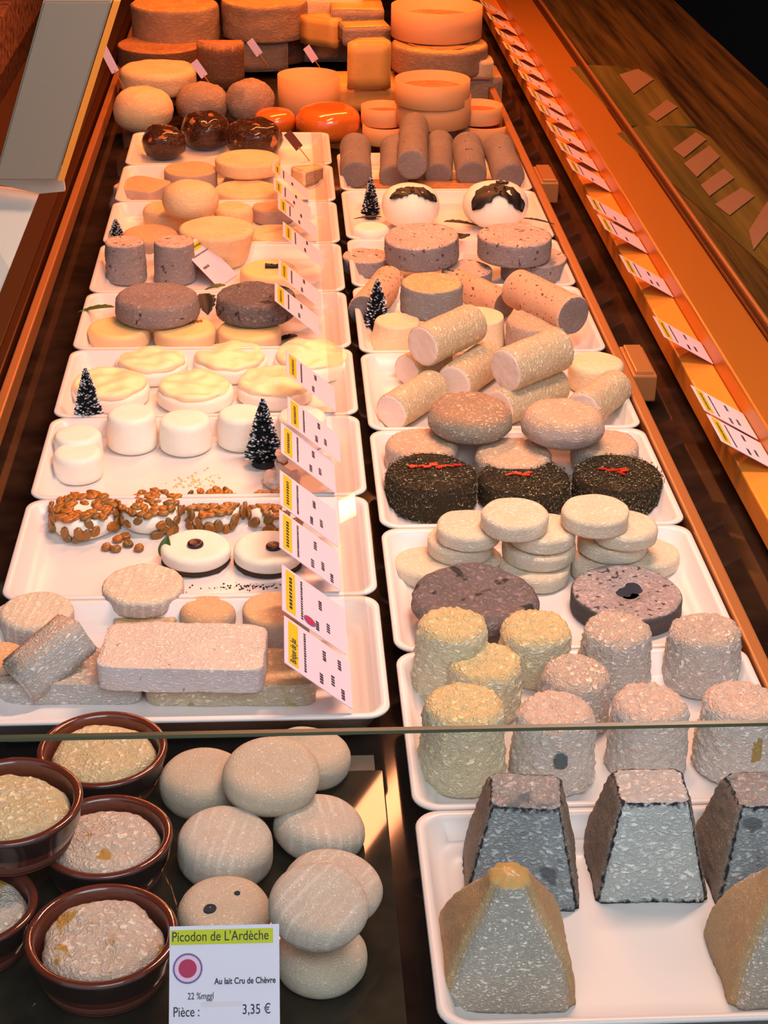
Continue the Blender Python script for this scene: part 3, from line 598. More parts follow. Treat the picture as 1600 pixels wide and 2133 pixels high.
for bb, bl, lab in (((334, 1098, 482, 1205), (407, 1132), 'white grainy cheese topped with a dark berry and a green leaf'), ((486, 1100, 634, 1208), (570, 1137), 'white grainy cheese topped with a dark berry, beside the price cards')):
    p, Rr, hh = place(*bb); e = empty('berry_topped_cheese', p, lab, 'cheese', 'white cheeses topped with berries')
    c = solid('crumb_base', Rr*.97, .005, M['crust'], rc=.002, amp=.0012, freq=300, seg=64, parent=e)
    b = solid('cheese_body', Rr, hh-.004, M['white_spot'], rc=.0055, amp=.0008, parent=e, seg=64); b.location = (0, 0, .004)
    q, _ = P(bl[0], bl[1], p.z+hh+.002); r = solid('berry', .0076, .0055, M['berry'], rc=.0026, amp=.0002, seg=24, parent=e, dent=.001); r.location = (q.x-p.x, q.y-p.y, hh-.0015)
    BE.append((e, p, hh, Rr))
e, p, hh, Rr = BE[0]; l = leaf('leaf', M['leaf_green'], .022, .012, e, .1, .3); q, _ = P(350, 1152, p.z+hh*.5); l.location = (q.x-p.x-.004, q.y-p.y-.004, hh*.30); l.rotation_euler = (math.radians(0), math.radians(-62), math.radians(70))
# dark crumbs scattered, crumbs of white cheese
def crumbs(name, cx, cy, rx, ry_, n, s, m, z, lab, grp=None):
    V = []; Fc = []; p, d = P(cx, cy, z)
    for i in range(n):
        a = random.gauss(0, .5)*rx*d/F; b = random.gauss(0, .5)*ry_*d/F*2; q = s*random.uniform(.4, 1.2); k = len(V)
        for j in range(5): th = j*1.257; V.append((a+q*math.cos(th), b+q*math.sin(th), random.uniform(0, .2)*q))
        V.append((a, b, q*.9)); Fc += [(k+j, k+(j+1) % 5, k+5) for j in range(5)]
    o = mesh(name, V, Fc, M[m], None, False); o.location = (p.x, p.y, z); return tag(o, lab, 'crumbs', grp, 'stuff')
crumbs('cheese_crumbs', 400, 1000, 60, 22, 60, .0016, 'yolk', TF, 'pale yellow cheese crumbs scattered in front of the white drums')
crumbs('dark_crumbs', 520, 1222, 110, 8, 90, .0011, 'crust', TF, 'dark crumbs scattered below the berry-topped cheeses')
# ------------------------------------------------------------------ L3 white drums, trees, wrapper
GD = 'small smooth white drum cheeses'
for bb, lab in (((114, 880, 217, 982), 'white drum second nearest, half behind the nearest one at the left'), ((112, 916, 218, 1015), 'nearest white drum, at the left end of its tray'), ((225, 836, 330, 952), 'white drum just right of the left frosted tree'),
                ((333, 848, 442, 956), 'white drum in the middle of the row'), ((453, 836, 556, 946), 'white drum just left of the right frosted tree'), ((575, 840, 682, 945), 'rightmost white drum, behind the price card')):
    ch('drum_cheese', 'white', bb, lab, GD, rc=.006, amp=.0006, taper=.96, seg=56)
def tree(bb, lab, n=1100, zb=TF, fr=.02):
    p, d = P((bb[0]+bb[2])/2, bb[3]-4, zb); H = (bb[3]-bb[1]-4)*d/(F*math.cos(elev(*bb[:2]))); R = (bb[2]-bb[0])/2*d/F
    e = empty('frosted_tree', (p.x, p.y, zb), lab, 'toy tree', 'small frosted bottle-brush trees')
    s = solid('base_disc', R*.45, .003, M['snow'], rc=.001, amp=0, seg=20, parent=e); s2 = solid('trunk', .0012, H*.97, M['needle'], rc=.0005, amp=0, seg=8, step=.01, parent=e)
    for nm, m, cnt, lo, wd in (('bristles', 'needle', n, 0, .00045), ('snow_tips', 'snow', int(n*.30), .80, .0007)):
        V = []; Fc = []
        for i in range(cnt):
            t = random.random()**1.25*.93+.06; th = random.random()*2*pi; r = R*(1-t)**.85*random.uniform(.8, 1.05)+.0015; z0 = t*H; up = r*.25
            a = Vector((math.cos(th), math.sin(th), 0)); s_ = Vector((-a.y, a.x, 0))*wd*(2 if lo else 1.6)*max(1, d/1.8); A = a*r*lo+Vector((0, 0, z0+up*lo)); B = a*r+Vector((0, 0, z0+up)); k = len(V)
            V += [A-s_, A+s_, B+s_*.7, B-s_*.7, A+Vector((0, 0, wd*2)), B+Vector((0, 0, wd*2))]; Fc += [(k, k+1, k+2, k+3), (k, k+4, k+5, k+3), (k+1, k+2, k+5, k+4)]
        o = mesh(nm, V, Fc, M[m], None, False, e); o['kind'] = 'stuff'
    cone = solid('inner_cone', R*.62, H*.92, M['needle'], rc=.001, taper=.08, amp=.001, freq=200, seg=20, parent=e)
tree((152, 768, 222, 902), 'dark frosted toy tree at the left behind the nearest white drums'); tree((510, 832, 590, 972), 'dark frosted toy tree at the right beside the crumpled wrapper')
tree((228, 458, 258, 500), 'tiny dark toy tree behind the left ash drum', 500, TF+.02)
tree((752, 370, 792, 458), 'dark toy tree left of the leaf-topped white balls', 800); tree((755, 583, 815, 690), 'dark toy tree left of the blue-grey drum', 900)
p, _ = P(585, 1010, TF); e = empty('crumpled_wrapper', (p.x, p.y, TF), 'crumpled pale wrapper tied at the top, right of the frosted tree', 'wrapper')
V = []; Fc = []
w = solid('wrapper_body', .019, .026, M['paper'], rc=.008, taper=.35, amp=.005, freq=110, ridge=.002, rfreq=120, seg=40, step=.002, parent=e)
w2 = solid('wrapper_tuft', .005, .010, M['paper'], rc=.001, taper=1.6, amp=.003, freq=200, seg=20, parent=e); w2.location = (.002, 0, .026)
w3 = solid('tie', .0058, .003, M['amber'], rc=.001, amp=.0004, seg=20, parent=e); w3.location = (.002, 0, .0245)
# ------------------------------------------------------------------ L4 cream discs
GC = 'large melting cream discs'
for bb, zb, lab in (((238, 716, 394, 778), TF, 'melting cream disc, left of the rear three'), ((400, 710, 560, 780), TF, 'melting cream disc, middle of the rear three'), ((568, 706, 735, 785), TF, 'melting cream disc, right of the rear three, in a clear cup'),
                    ((145, 765, 312, 850), TF, 'melting cream disc, left of the front three'), ((325, 770, 488, 852), TF, 'melting cream disc, middle of the front three'), ((492, 762, 655, 846), TF, 'melting cream disc, right of the front three')):
    p, Rr, hh = place(bb[0], bb[1], bb[2], None, zb, .020); e = empty('cream_cheese', p, lab, 'cheese', GC)
    b = solid('cheese_body', Rr*.97, .017, M['farwhite'] if False else M['white'], rc=.005, amp=.001, parent=e, seg=60)
    t2 = solid('melting_top', Rr*.90, .008, M['cream'], rc=.0038, amp=.0035, freq=55, dome=.003, parent=e, seg=72); t2.location = (0, 0, .0145)
p, Rr, hh = place(600, 716, 755, None, TF, .022)
# clear cup around the right rear one
# ------------------------------------------------------------------ L5
GY = 'smooth cream discs in a row'
yo = []
for bb, lab in (((183, 655, 312, None), 'smooth cream disc, left of the row of three'), ((320, 655, 450, None), 'smooth cream disc sprinkled with brown herbs, middle of three'), ((454, 657, 586, None), 'smooth cream disc, right of the row of three')):
    yo.append(ch('smooth_disc', 'yolk', bb, lab, GY, h=.023, rc=.006, amp=.0005, seg=56))
V = []; Fc = []
for i in range(90):
    a = random.uniform(-.022, .022); b = a*.35+random.gauss(0, .0016); q = random.uniform(.0006, .0013); k = len(V)
    V += [(a-q*1.6, b-q*.5, 0), (a+q*1.6, b-q*.3, .0003), (a+q, b+q, .0012), (a-q, b+q*.6, .0006)]; Fc += [(k, k+1, k+2, k+3)]
s = mesh('brown_herbs', V, Fc, M['amber'], None, False, yo[1]); s.location = (0, .006, yo[1]['H']+.0004); s['kind'] = 'stuff'; s.rotation_euler = (0, 0, -yo[1].rotation_euler.z)
ch('grey_round', 'ash', (238, 583, 414, None), 'broad grey-brown round cheese with flat top at the left', None, zb=.031, h=.028, rc=.008, amp=.0015, ridge=.0005, taper=.97)
ch('grey_round', 'ash_dark', (448, 582, 616, None), 'dark streaked grey round cheese near the price cards', None, zb=.031, h=.028, rc=.007, amp=.0018, ridge=.0012, taper=.98)
GLf = 'dark leaves tucked beside the grey rounds'
for (u, v, L, Wd, rz, m, lab, zz) in ((238, 640, .046, .012, 180, 'leaf_green', 'narrow green leaf sticking out left over the tray rim', .034), (425, 612, .034, .024, -80, 'leaf_black', 'black leaf standing between the two grey rounds', .05), (620, 700, .034, .012, 200, 'leaf_black', 'dark leaf tip under the dark streaked round', .012), (470, 595, .026, .010, 190, 'leaf_green', 'green-brown leaf beneath the tilted price card', .052)):
    p, _ = P(u, v, zz); l = leaf('leaf', M[m], L, Wd, None, .15, .3, .15); l.location = p; l.rotation_euler = (0, math.radians(20 if rz == -80 else 0), math.radians(rz)); tag(l, lab, 'leaf', GLf)
# ------------------------------------------------------------------ L6
GA = 'flecked ash drums'
ch('ash_drum', 'ash_pink', (221, 488, 307, 597), 'left ash drum with dark flecks and pale top', GA, rc=.004, amp=.001, ridge=.0006, taper=.95, seg=64)
ch('ash_drum', 'ash_pink', (322, 487, 410, 598), 'right ash drum with dark flecks and a pale peeling top', GA, rc=.004, amp=.001, ridge=.0006, taper=.95, seg=64)
hd = ch('smooth_disc', 'yolk', (500, 538, 620, None), 'smooth cream disc with a dark herb sprig on top', None, h=.026, rc=.006, amp=.0005)
sp = solid('herb_sprig', .003, .024, M['leaf_black'], rc=.0015, amp=.0012, freq=400, seg=14, parent=hd); sp.location = (-.004, .003, hd['H']+.003); sp.rotation_euler = (0, math.radians(90), math.radians(-30))
# ------------------------------------------------------------------ L7 pale drums
GP = 'pale orange-lit drum cheeses'
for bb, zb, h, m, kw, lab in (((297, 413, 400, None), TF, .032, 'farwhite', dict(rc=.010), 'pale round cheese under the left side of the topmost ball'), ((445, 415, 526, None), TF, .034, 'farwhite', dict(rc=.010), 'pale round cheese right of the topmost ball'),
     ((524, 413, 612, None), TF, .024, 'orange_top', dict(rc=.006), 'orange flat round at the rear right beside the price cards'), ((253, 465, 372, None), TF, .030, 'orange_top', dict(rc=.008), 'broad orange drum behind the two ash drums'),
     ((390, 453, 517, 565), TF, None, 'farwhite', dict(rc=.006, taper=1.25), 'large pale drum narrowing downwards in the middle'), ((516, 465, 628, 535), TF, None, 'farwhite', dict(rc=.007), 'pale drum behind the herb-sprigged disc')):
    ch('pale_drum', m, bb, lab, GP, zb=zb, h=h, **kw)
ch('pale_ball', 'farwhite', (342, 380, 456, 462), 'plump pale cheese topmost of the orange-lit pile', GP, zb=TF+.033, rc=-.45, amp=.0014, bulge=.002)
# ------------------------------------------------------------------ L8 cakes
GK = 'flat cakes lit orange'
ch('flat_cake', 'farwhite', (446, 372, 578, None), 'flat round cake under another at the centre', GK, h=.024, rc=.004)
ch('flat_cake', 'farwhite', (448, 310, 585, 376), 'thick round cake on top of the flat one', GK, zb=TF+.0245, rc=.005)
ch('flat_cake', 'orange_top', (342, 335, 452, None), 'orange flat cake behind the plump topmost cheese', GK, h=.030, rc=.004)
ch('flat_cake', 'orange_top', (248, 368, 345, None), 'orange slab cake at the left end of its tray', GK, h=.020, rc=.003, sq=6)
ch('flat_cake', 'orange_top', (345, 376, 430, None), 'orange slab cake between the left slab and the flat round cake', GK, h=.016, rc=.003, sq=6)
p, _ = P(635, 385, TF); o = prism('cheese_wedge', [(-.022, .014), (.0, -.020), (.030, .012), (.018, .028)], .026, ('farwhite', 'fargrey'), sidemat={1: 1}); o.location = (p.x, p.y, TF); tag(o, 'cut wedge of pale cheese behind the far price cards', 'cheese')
# ------------------------------------------------------------------ L9 dark glazed balls
GB = 'dark glazed leaf-wrapped balls'
for bb, lab in (((296, 262, 388, 336), 'dark glazed ball at the left, slightly tilted'), ((378, 236, 480, 316), 'dark glazed ball in the middle, the tallest'), ((468, 252, 590, 332), 'dark glazed ball at the right')):
    o = ch('glazed_ball', 'choc', bb, lab, GB, rc=-.46, amp=.003, freq=50, ridge=.001, seg=56)
# ------------------------------------------------------------------ far end
GFm = 'far heap of whole cheeses'
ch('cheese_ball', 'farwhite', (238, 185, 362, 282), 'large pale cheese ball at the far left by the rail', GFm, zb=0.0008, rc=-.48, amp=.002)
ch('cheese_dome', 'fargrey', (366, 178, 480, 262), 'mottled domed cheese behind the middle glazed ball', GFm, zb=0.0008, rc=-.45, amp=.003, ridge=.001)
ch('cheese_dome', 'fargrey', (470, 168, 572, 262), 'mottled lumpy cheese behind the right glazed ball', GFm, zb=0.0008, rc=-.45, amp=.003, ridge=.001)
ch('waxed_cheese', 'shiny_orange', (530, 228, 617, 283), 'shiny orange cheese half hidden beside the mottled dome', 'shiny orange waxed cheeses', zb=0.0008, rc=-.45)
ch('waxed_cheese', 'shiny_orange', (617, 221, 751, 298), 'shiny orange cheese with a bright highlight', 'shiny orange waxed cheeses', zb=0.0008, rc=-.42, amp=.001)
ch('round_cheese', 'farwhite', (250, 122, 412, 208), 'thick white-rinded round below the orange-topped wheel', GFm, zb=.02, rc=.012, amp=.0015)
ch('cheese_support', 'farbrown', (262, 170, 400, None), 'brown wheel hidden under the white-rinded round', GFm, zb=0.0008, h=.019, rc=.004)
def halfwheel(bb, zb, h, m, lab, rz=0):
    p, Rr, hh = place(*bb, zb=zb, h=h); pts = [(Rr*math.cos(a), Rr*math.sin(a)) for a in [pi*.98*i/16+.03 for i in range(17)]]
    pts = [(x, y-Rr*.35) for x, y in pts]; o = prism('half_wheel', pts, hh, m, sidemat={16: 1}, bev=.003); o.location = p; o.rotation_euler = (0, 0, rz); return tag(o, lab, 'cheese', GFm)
ch('aged_cheese', 'farbrown', (245, 72, 420, None), 'dark-rinded wheel with orange top at the left', GFm, zb=.02, h=.045, rc=.004)
ch('aged_cheese', 'wheel', (272, -12, 456, None), 'big wheel at the upper left with pale side', GFm, zb=.05, h=.075, rc=.006, amp=.002)
ch('aged_cheese', 'wheel', (460, -20, 640, None), 'big wheel at the top centre with puckered dark side', GFm, zb=.06, h=.070, rc=.006, amp=.003, ridge=.001)
ch('cheese_support', 'farbrown', (440, 62, 640, None), 'wide brown wheel carrying the top centre wheel', GFm, zb=0.0008, h=.045, rc=.006, sy=.45)
halfwheel((408, 75, 508, None), .02, .085, ('farbrown', 'farorange'), 'dark half wheel with wrinkled rind and orange top', pi)
def chunk(px, sx, sy, h, zb, m, lab, rz=0, tilt=0, shape='box', grp='cut chunks of orange-lit cheese'):
    p, d = P(px[0], px[1], zb); a = sx/2*d/F; b = sy/2
    pts = [(-a, -b), (a, -b), (a, b), (-a, b)] if shape == 'box' else [(-a, -b*.2), (a*.9, -b), (a, b*.6), (-a*.2, b)]
    o = prism('cheese_chunk', pts, h, m, capmat=1, bev=.002); o.location = (p.x, p.y+b, zb); o.rotation_euler = (math.radians(tilt), 0, rz); return tag(o, lab, 'cheese', grp)
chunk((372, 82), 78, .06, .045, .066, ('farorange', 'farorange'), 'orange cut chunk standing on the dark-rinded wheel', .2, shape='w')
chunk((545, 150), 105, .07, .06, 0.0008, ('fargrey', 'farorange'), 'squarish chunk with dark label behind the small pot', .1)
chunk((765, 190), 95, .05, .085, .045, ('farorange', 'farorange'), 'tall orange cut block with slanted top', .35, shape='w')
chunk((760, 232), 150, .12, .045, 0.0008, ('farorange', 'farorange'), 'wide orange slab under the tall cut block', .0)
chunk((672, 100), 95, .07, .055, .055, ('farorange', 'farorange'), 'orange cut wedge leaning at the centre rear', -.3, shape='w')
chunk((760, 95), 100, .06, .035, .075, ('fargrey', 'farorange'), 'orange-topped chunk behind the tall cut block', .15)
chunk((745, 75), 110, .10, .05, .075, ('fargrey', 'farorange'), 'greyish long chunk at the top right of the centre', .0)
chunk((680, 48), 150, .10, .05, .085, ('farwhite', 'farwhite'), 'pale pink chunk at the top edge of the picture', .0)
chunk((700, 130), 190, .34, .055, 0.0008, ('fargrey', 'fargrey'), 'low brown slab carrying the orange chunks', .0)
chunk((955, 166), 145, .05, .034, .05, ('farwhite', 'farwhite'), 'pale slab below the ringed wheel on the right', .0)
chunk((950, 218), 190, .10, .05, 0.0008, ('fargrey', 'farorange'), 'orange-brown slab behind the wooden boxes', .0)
ch('aged_cheese', 'wheel', (815, 66, 1018, None), 'broad pale wheel with a dark ring on its top', GFm, zb=.055, h=.05, rc=.008, amp=.002)
wr_ = [o for o in C.objects if o.get('label', '').startswith('broad pale wheel')][0]
S = 60; V = []; Fc = []
for j in range(S):
    th = 2*pi*j/S; a = wr_['R']*.62*(1+.03*math.sin(3*th)); V += [(a*math.cos(th), a*math.sin(th), wr_['H']+.0006), ((a+.004)*math.cos(th), (a+.004)*math.sin(th), wr_['H']+.0022), ((a+.008)*math.cos(th), (a+.008)*math.sin(th), wr_['H']+.0006)]
for j in range(S): k = (j+1) % S; Fc += [(3*j, 3*k, 3*k+1, 3*j+1), (3*j+1, 3*k+1, 3*k+2, 3*j+2)]
mesh('dark_ring', V, Fc, M['farbrown'], None, True, wr_)
def woodbox(bb, zb, h, lab, grp='round thin wooden cheese boxes', lid=False, nm='wooden_box'):
    p, Rr, hh = place(*bb, zb=zb, h=h); e = empty(nm, p, lab, 'box', grp)
    S = 56; pr = [(0, 0), (Rr*.99, 0), (Rr, .001), (Rr, hh), (Rr-.0022, hh), (Rr-.0022, hh*.45), (0, hh*.45)] ; V = []; Fc = []
    for r, z in pr:
        for j in range(S): th = 2*pi*j/S; V.append((max(r, 1e-4)*math.cos(th), max(r, 1e-4)*math.sin(th), z))
    for i in range(len(pr)-1):
        for j in range(S): k = (j+1) % S; Fc.append((i*S+j, i*S+k, (i+1)*S+k, (i+1)*S+j))
    mesh('box_band', V, Fc, M['spruce'], None, True, e); c = solid('cheese_filling', Rr*.94, hh*.12, M['boxfill'] if lid else M['farbrown'], rc=.003, amp=.0006, parent=e); c.location = (0, 0, hh*.46)
    b2 = box('lid_band', 0, .001, 0, .001, 0, .001, M['spruce'], e); bpy.data.objects.remove(b2)
    S2 = []; 
    return e
woodbox((578, 140, 708, None), .0008, .070, 'tall round wooden pot with a pale wooden side', lid=True)
woodbox((823, 145, 980, None), .072, .040, 'round wooden box on the right, tilted open behind the top one')
woodbox((826, 178, 982, None), .036, .048, 'large round wooden box topmost on the right pile', lid=True)
woodbox((752, 208, 845, None), .028, .030, 'small round wooden box stacked at the left of the pile', lid=True)
woodbox((755, 246, 850, None), .0008, .030, 'small round wooden box lowest left of the pile', lid=True)
woodbox((945, 205, 1047, None), .030, .028, 'small round wooden box stacked at the right of the pile', lid=True)
woodbox((950, 240, 1063, None), .0008, .030, 'small round wooden box lowest right of the pile', lid=True)
woodbox((815, -8, 1006, None), .108, .055, 'very wide round box with brown inside at the top right', lid=False)
ch('cheese_support', 'farbrown', (880, 30, 940, None), 'brown wheel carrying the very wide round box', GFm, zb=0.0008, h=.106, rc=.004)
ch('cheese_support', 'farbrown', (870, 100, 950, None), 'brown wheel under the ringed wheel', GFm, zb=0.0008, h=.053, rc=.004)
GS = 'slim price picks at the far end'
for (a, b, lab) in (((214, 98), (262, 192), 'slim price pick leftmost, stuck in by the pale ball'), ((404, 128), (444, 184), 'slim price pick beside the white-rinded round'), ((568, 34), (602, 88), 'slim price pick rearmost, before the top centre wheel'), ((520, 84), (558, 138), 'slim price pick above the small orange cheese'), ((638, 98), (672, 150), 'slim price pick stuck in the tall wooden pot'), ((598, 276), (645, 335), 'slim dark price pick in the tray of the glazed balls')):
    zb = .05 if a[1] < 250 else TF
    B, d = P(b[0], b[1], zb); r = R3 @ vray(*a); A = Vector((0, 0, CAMH))+r*((B.y-.01)/r.y)
    e = empty('price_pick', B, lab, 'price pick', GS); q = (A-B).to_track_quat('Z', 'X'); L = (A-B).length
    s = box('tag', -.007, .007, -.0006, .0006, L*.45, L, M['cardpink'] if b[1] < 300 else M['terra_raw'], e, 0, origin=(0, 0, 0)); s.rotation_euler = q.to_euler()
    s = solid('pin', .0011, L*.5, M['brightrail'], rc=.0004, amp=0, seg=8, step=.01, parent=e); s.rotation_euler = q.to_euler()
# ------------------------------------------------------------------ R9 ash logs
GQ = 'grey ash-coated cheese logs'
for (a, b, R, lab, z) in (((742, 366), (740, 302), .0245, 'grey ash log leftmost, its end face turned to us', None), ((820, 372), (822, 305), .0225, 'grey ash log under the topmost one', None), ((914, 366), (917, 294), .0215, 'grey ash log just right of the topmost one', None), ((983, 366), (972, 300), .0245, 'grey ash log second from the right', None), ((1062, 372), (1036, 303), .0245, 'grey ash log rightmost, beside the rail', None), ((858, 344), (862, 262), .0235, 'topmost grey ash log lying on two others', .068)):
    log('ash_log', ('ash_log', 'ash_core'), a, b, R, lab, GQ, za=z, z=(z or .031+R), rc=.005, amp=.0012, seg=48)
# ------------------------------------------------------------------ R8 leaf-topped balls
GW = 'white balls topped with dark leaves'
for bb, lab, lv in (((793, 388, 915, 478), 'white cheese ball with two dark leaves, left one', ((-1.45, 1.10, -2.45, .42, .30), (-1.65, 1.12, -.62, .30, .30))), ((962, 384, 1098, 478), 'white cheese ball with three dark leaves, right one', ((-.9, 1.25, -2.35, .05, .40), (-1.7, 1.20, -.85, .02, .34), (1.5, 1.4, .3, 1.0, .2)))):
    o = ch('white_ball', 'white', bb, lab, GW, rc=-.46, amp=.0012, zb=TF+.004, seg=56, rz=0)
    for (a0, e0, a1, e1, Wd) in lv:
        V = []; Fc = []; nx, ny = 14, 8; Rb, Hb = o['R'], o['H']/2
        A = Vector((math.cos(e0)*math.cos(a0), math.cos(e0)*math.sin(a0), math.sin(e0))); B = Vector((math.cos(e1)*math.cos(a1), math.cos(e1)*math.sin(a1), math.sin(e1))); sd_ = A.cross(B).normalized()
        for i in range(nx+1):
            t = i/nx; c_ = A.lerp(B, t).normalized(); w = Wd*(math.sin(pi*min(.999, .06+.94*t**.8))**.75)*(1+.16*math.sin(i*2.3)) if i < nx else .01
            for k in range(ny+1):
                q = k/ny*2-1; d_ = (c_+sd_*q*w).normalized(); L = 1/((math.hypot(d_.x, d_.y)/Rb)**2.5+(abs(d_.z)/Hb)**2.5)**.4
                f_ = 1.05+.05*abs(q)+.03*math.sin(i+k); V.append((d_.x*L*f_, d_.y*L*f_, Hb+d_.z*L*(f_+.03)))
        for i in range(nx):
            for k in range(ny): q = i*(ny+1)+k; Fc.append((q, q+ny+1, q+ny+2, q+1))
        l = mesh('leaf', V, Fc, M['leaf_black'], None, True, o); md = l.modifiers.new('s', 'SOLIDIFY'); md.thickness = .0006
for (u, v, L, Wd, rz, lab, zz) in ((925, 462, .05, .012, -5, 'dark leafy stem lying between the two white balls', .02), (960, 498, .03, .02, 75, 'dark leaf drooping between the two flat grey rounds', .045), (1090, 455, .045, .006, -18, 'dark twig right of the right white ball', .040), (795, 452, .04, .006, 175, 'dark twig left of the left white ball', .03)):
    p, _ = P(u, v, zz); l = leaf('leaf', M['leaf_black'], L, Wd, None, .1, .3, .2); l.location = p; l.rotation_euler = (0, 0, math.radians(rz)); tag(l, lab, 'leaf', 'dark leaves around the white balls')
o = chunk((930, 400), 330, .03, .012, TF, ('wood', 'wood'), 'low orange strip of cheese behind the white balls', grp=None)
ch('cream_round', 'white', (733, 458, 812, None), 'small cream round at the left below the toy tree', None, h=.034, rc=.008)
# ------------------------------------------------------------------ R7 grey rounds
GGy = 'flat grey ash-rinded rounds'
ch('grey_round', 'ash_pink', (714, 514, 812, None), 'grey round low at the left, behind the toy tree', GGy, h=.024, rc=.004, ridge=.0006)
ch('grey_round', 'ash_pink', (920, 540, 1026, None), 'grey round low in the middle, under the two upper ones', GGy, h=.024, rc=.004, ridge=.0006)
ch('grey_round', 'ash_pink', (1045, 510, 1182, None), 'grey round low at the right by the rail', GGy, h=.030, rc=.004, ridge=.0006)
ch('grey_round', 'ash_pink', (802, 464, 958, 566), 'grey round with dotted pale top, left of the upper two', GGy, zb=TF+.026, rc=.005, ridge=.0006, seg=64, tilt=(3, -3))
ch('grey_round', 'ash_pink', (992, 462, 1148, 560), 'thick grey round with pale top, right of the upper two', GGy, zb=TF+.032, rc=.005, ridge=.0006, seg=64)
# ------------------------------------------------------------------ R6
GSp = 'orange speckled cheese logs'
log('speckled_log', ('speckle', 'ash_core'), (758, 648), (812, 585), .021, 'speckled log behind the small toy tree', GSp, amp=.001)
log('speckled_log', ('speckle', 'ash_core'), (1052, 636), (950, 590), .019, 'speckled log behind the blue-grey drum, its grey end facing right', GSp, amp=.001)
log('speckled_log', ('speckle', 'ash_core'), (1195, 658), (1075, 600), .0245, 'large speckled log with grey end face at the right', GSp, amp=.001, za=.030+.0245)
ch('truncated_cheese', 'ivory', (772, 645, 885, None), 'pale truncated cheese under the blue-grey drum, at the left', 'pale truncated cheeses', h=.036, rc=.004, taper=.85)
ch('truncated_cheese', 'ivory', (935, 634, 1056, None), 'pale truncated cheese behind the rear white log', 'pale truncated cheeses', h=.036, rc=.003, taper=.92)
ch('mottled_round', 'mottle_pale', (1055, 640, 1186, None), 'mottled pinkish round left of the large speckled log end', None, h=.038, rc=.006, ridge=.0008)
ch('bluegrey_drum', 'bluegrey', (832, 565, 964, 672), 'blue-grey drum with an orange top beside the toy tree', None, zb=TF+.030, rc=.004, ridge=.0006, taper=.98, seg=64)
# ------------------------------------------------------------------ R5 logs, mottled rounds
GWl = 'white cheese logs with round pale end faces'
log('pale_log', ('log', 'logface'), (845, 772), (920, 740), .019, 'short pale log low at the left under the upper rear log', GWl)
log('pale_log', ('log', 'logface'), (945, 800), (1020, 745), .022, 'pale log hidden low between the two upper logs', GWl)
log('pale_log', ('log', 'logface'), (1040, 850), (1160, 800), .021, 'pale log lying under the right upper log', GWl)
log('white_log', ('log', 'logface'), (880, 722), (985, 672), .0235, 'upper rear white log pointing up to the right', GWl, za=TF+.062, z=TF+.066, amp=.0008, seg=64, ridge=.0005)
log('white_log', ('log', 'logface'), (1052, 772), (1165, 725), .0245, 'upper right white log, the largest and most central', GWl, za=TF+.062, z=TF+.066, amp=.0008, seg=64, ridge=.0005)
log('white_log', ('log', 'logface'), (814, 860), (905, 805), .0205, 'white log at the lower left by the tray wall', GWl, za=TF+.021, amp=.0008, seg=64, ridge=.0005)
log('white_log', ('log', 'logface'), (1215, 855), (1285, 805), .0205, 'white log at the right by the rail', GWl, za=TF+.030, z=TF+.030, amp=.0008, seg=64, ridge=.0005)
ch('pale_round', 'ivory', (1185, 728, 1300, None), 'pale orange round behind the right-hand log by the rail', None, h=.034, rc=.007)
GM = 'mottled wrinkled rounds'
ch('mottled_round', 'mottle_pale', (803, 886, 955, None), 'pale wrinkled round low at the left behind the herb-crusted drums', GM, h=.032, rc=.008, amp=.001, ridge=.0008, seg=72)
ch('mottled_round', 'mottle_pale', (990, 905, 1150, None), 'pale wrinkled round low in the middle behind the herb-crusted drums', GM, h=.030, rc=.008, amp=.001, ridge=.0008, seg=72)
ch('mottled_round', 'mottle_pale', (1190, 888, 1332, None), 'pale wrinkled round low at the right behind the herb-crusted drums', GM, h=.030, rc=.008, amp=.001, ridge=.0008, seg=72)
ch('mottled_round', 'mottle', (890, 808, 1068, 933), 'grey-green wrinkled round with orange top, upper left one', GM, zb=TF+.034, rc=.012, amp=.002, ridge=.001, seg=84)
ch('mottled_round', 'mottle_pale', (1085, 815, 1258, 948), 'pinkish wrinkled round with pale top, upper right one', GM, zb=TF+.034, rc=.016, amp=.002, ridge=.0009, seg=84)
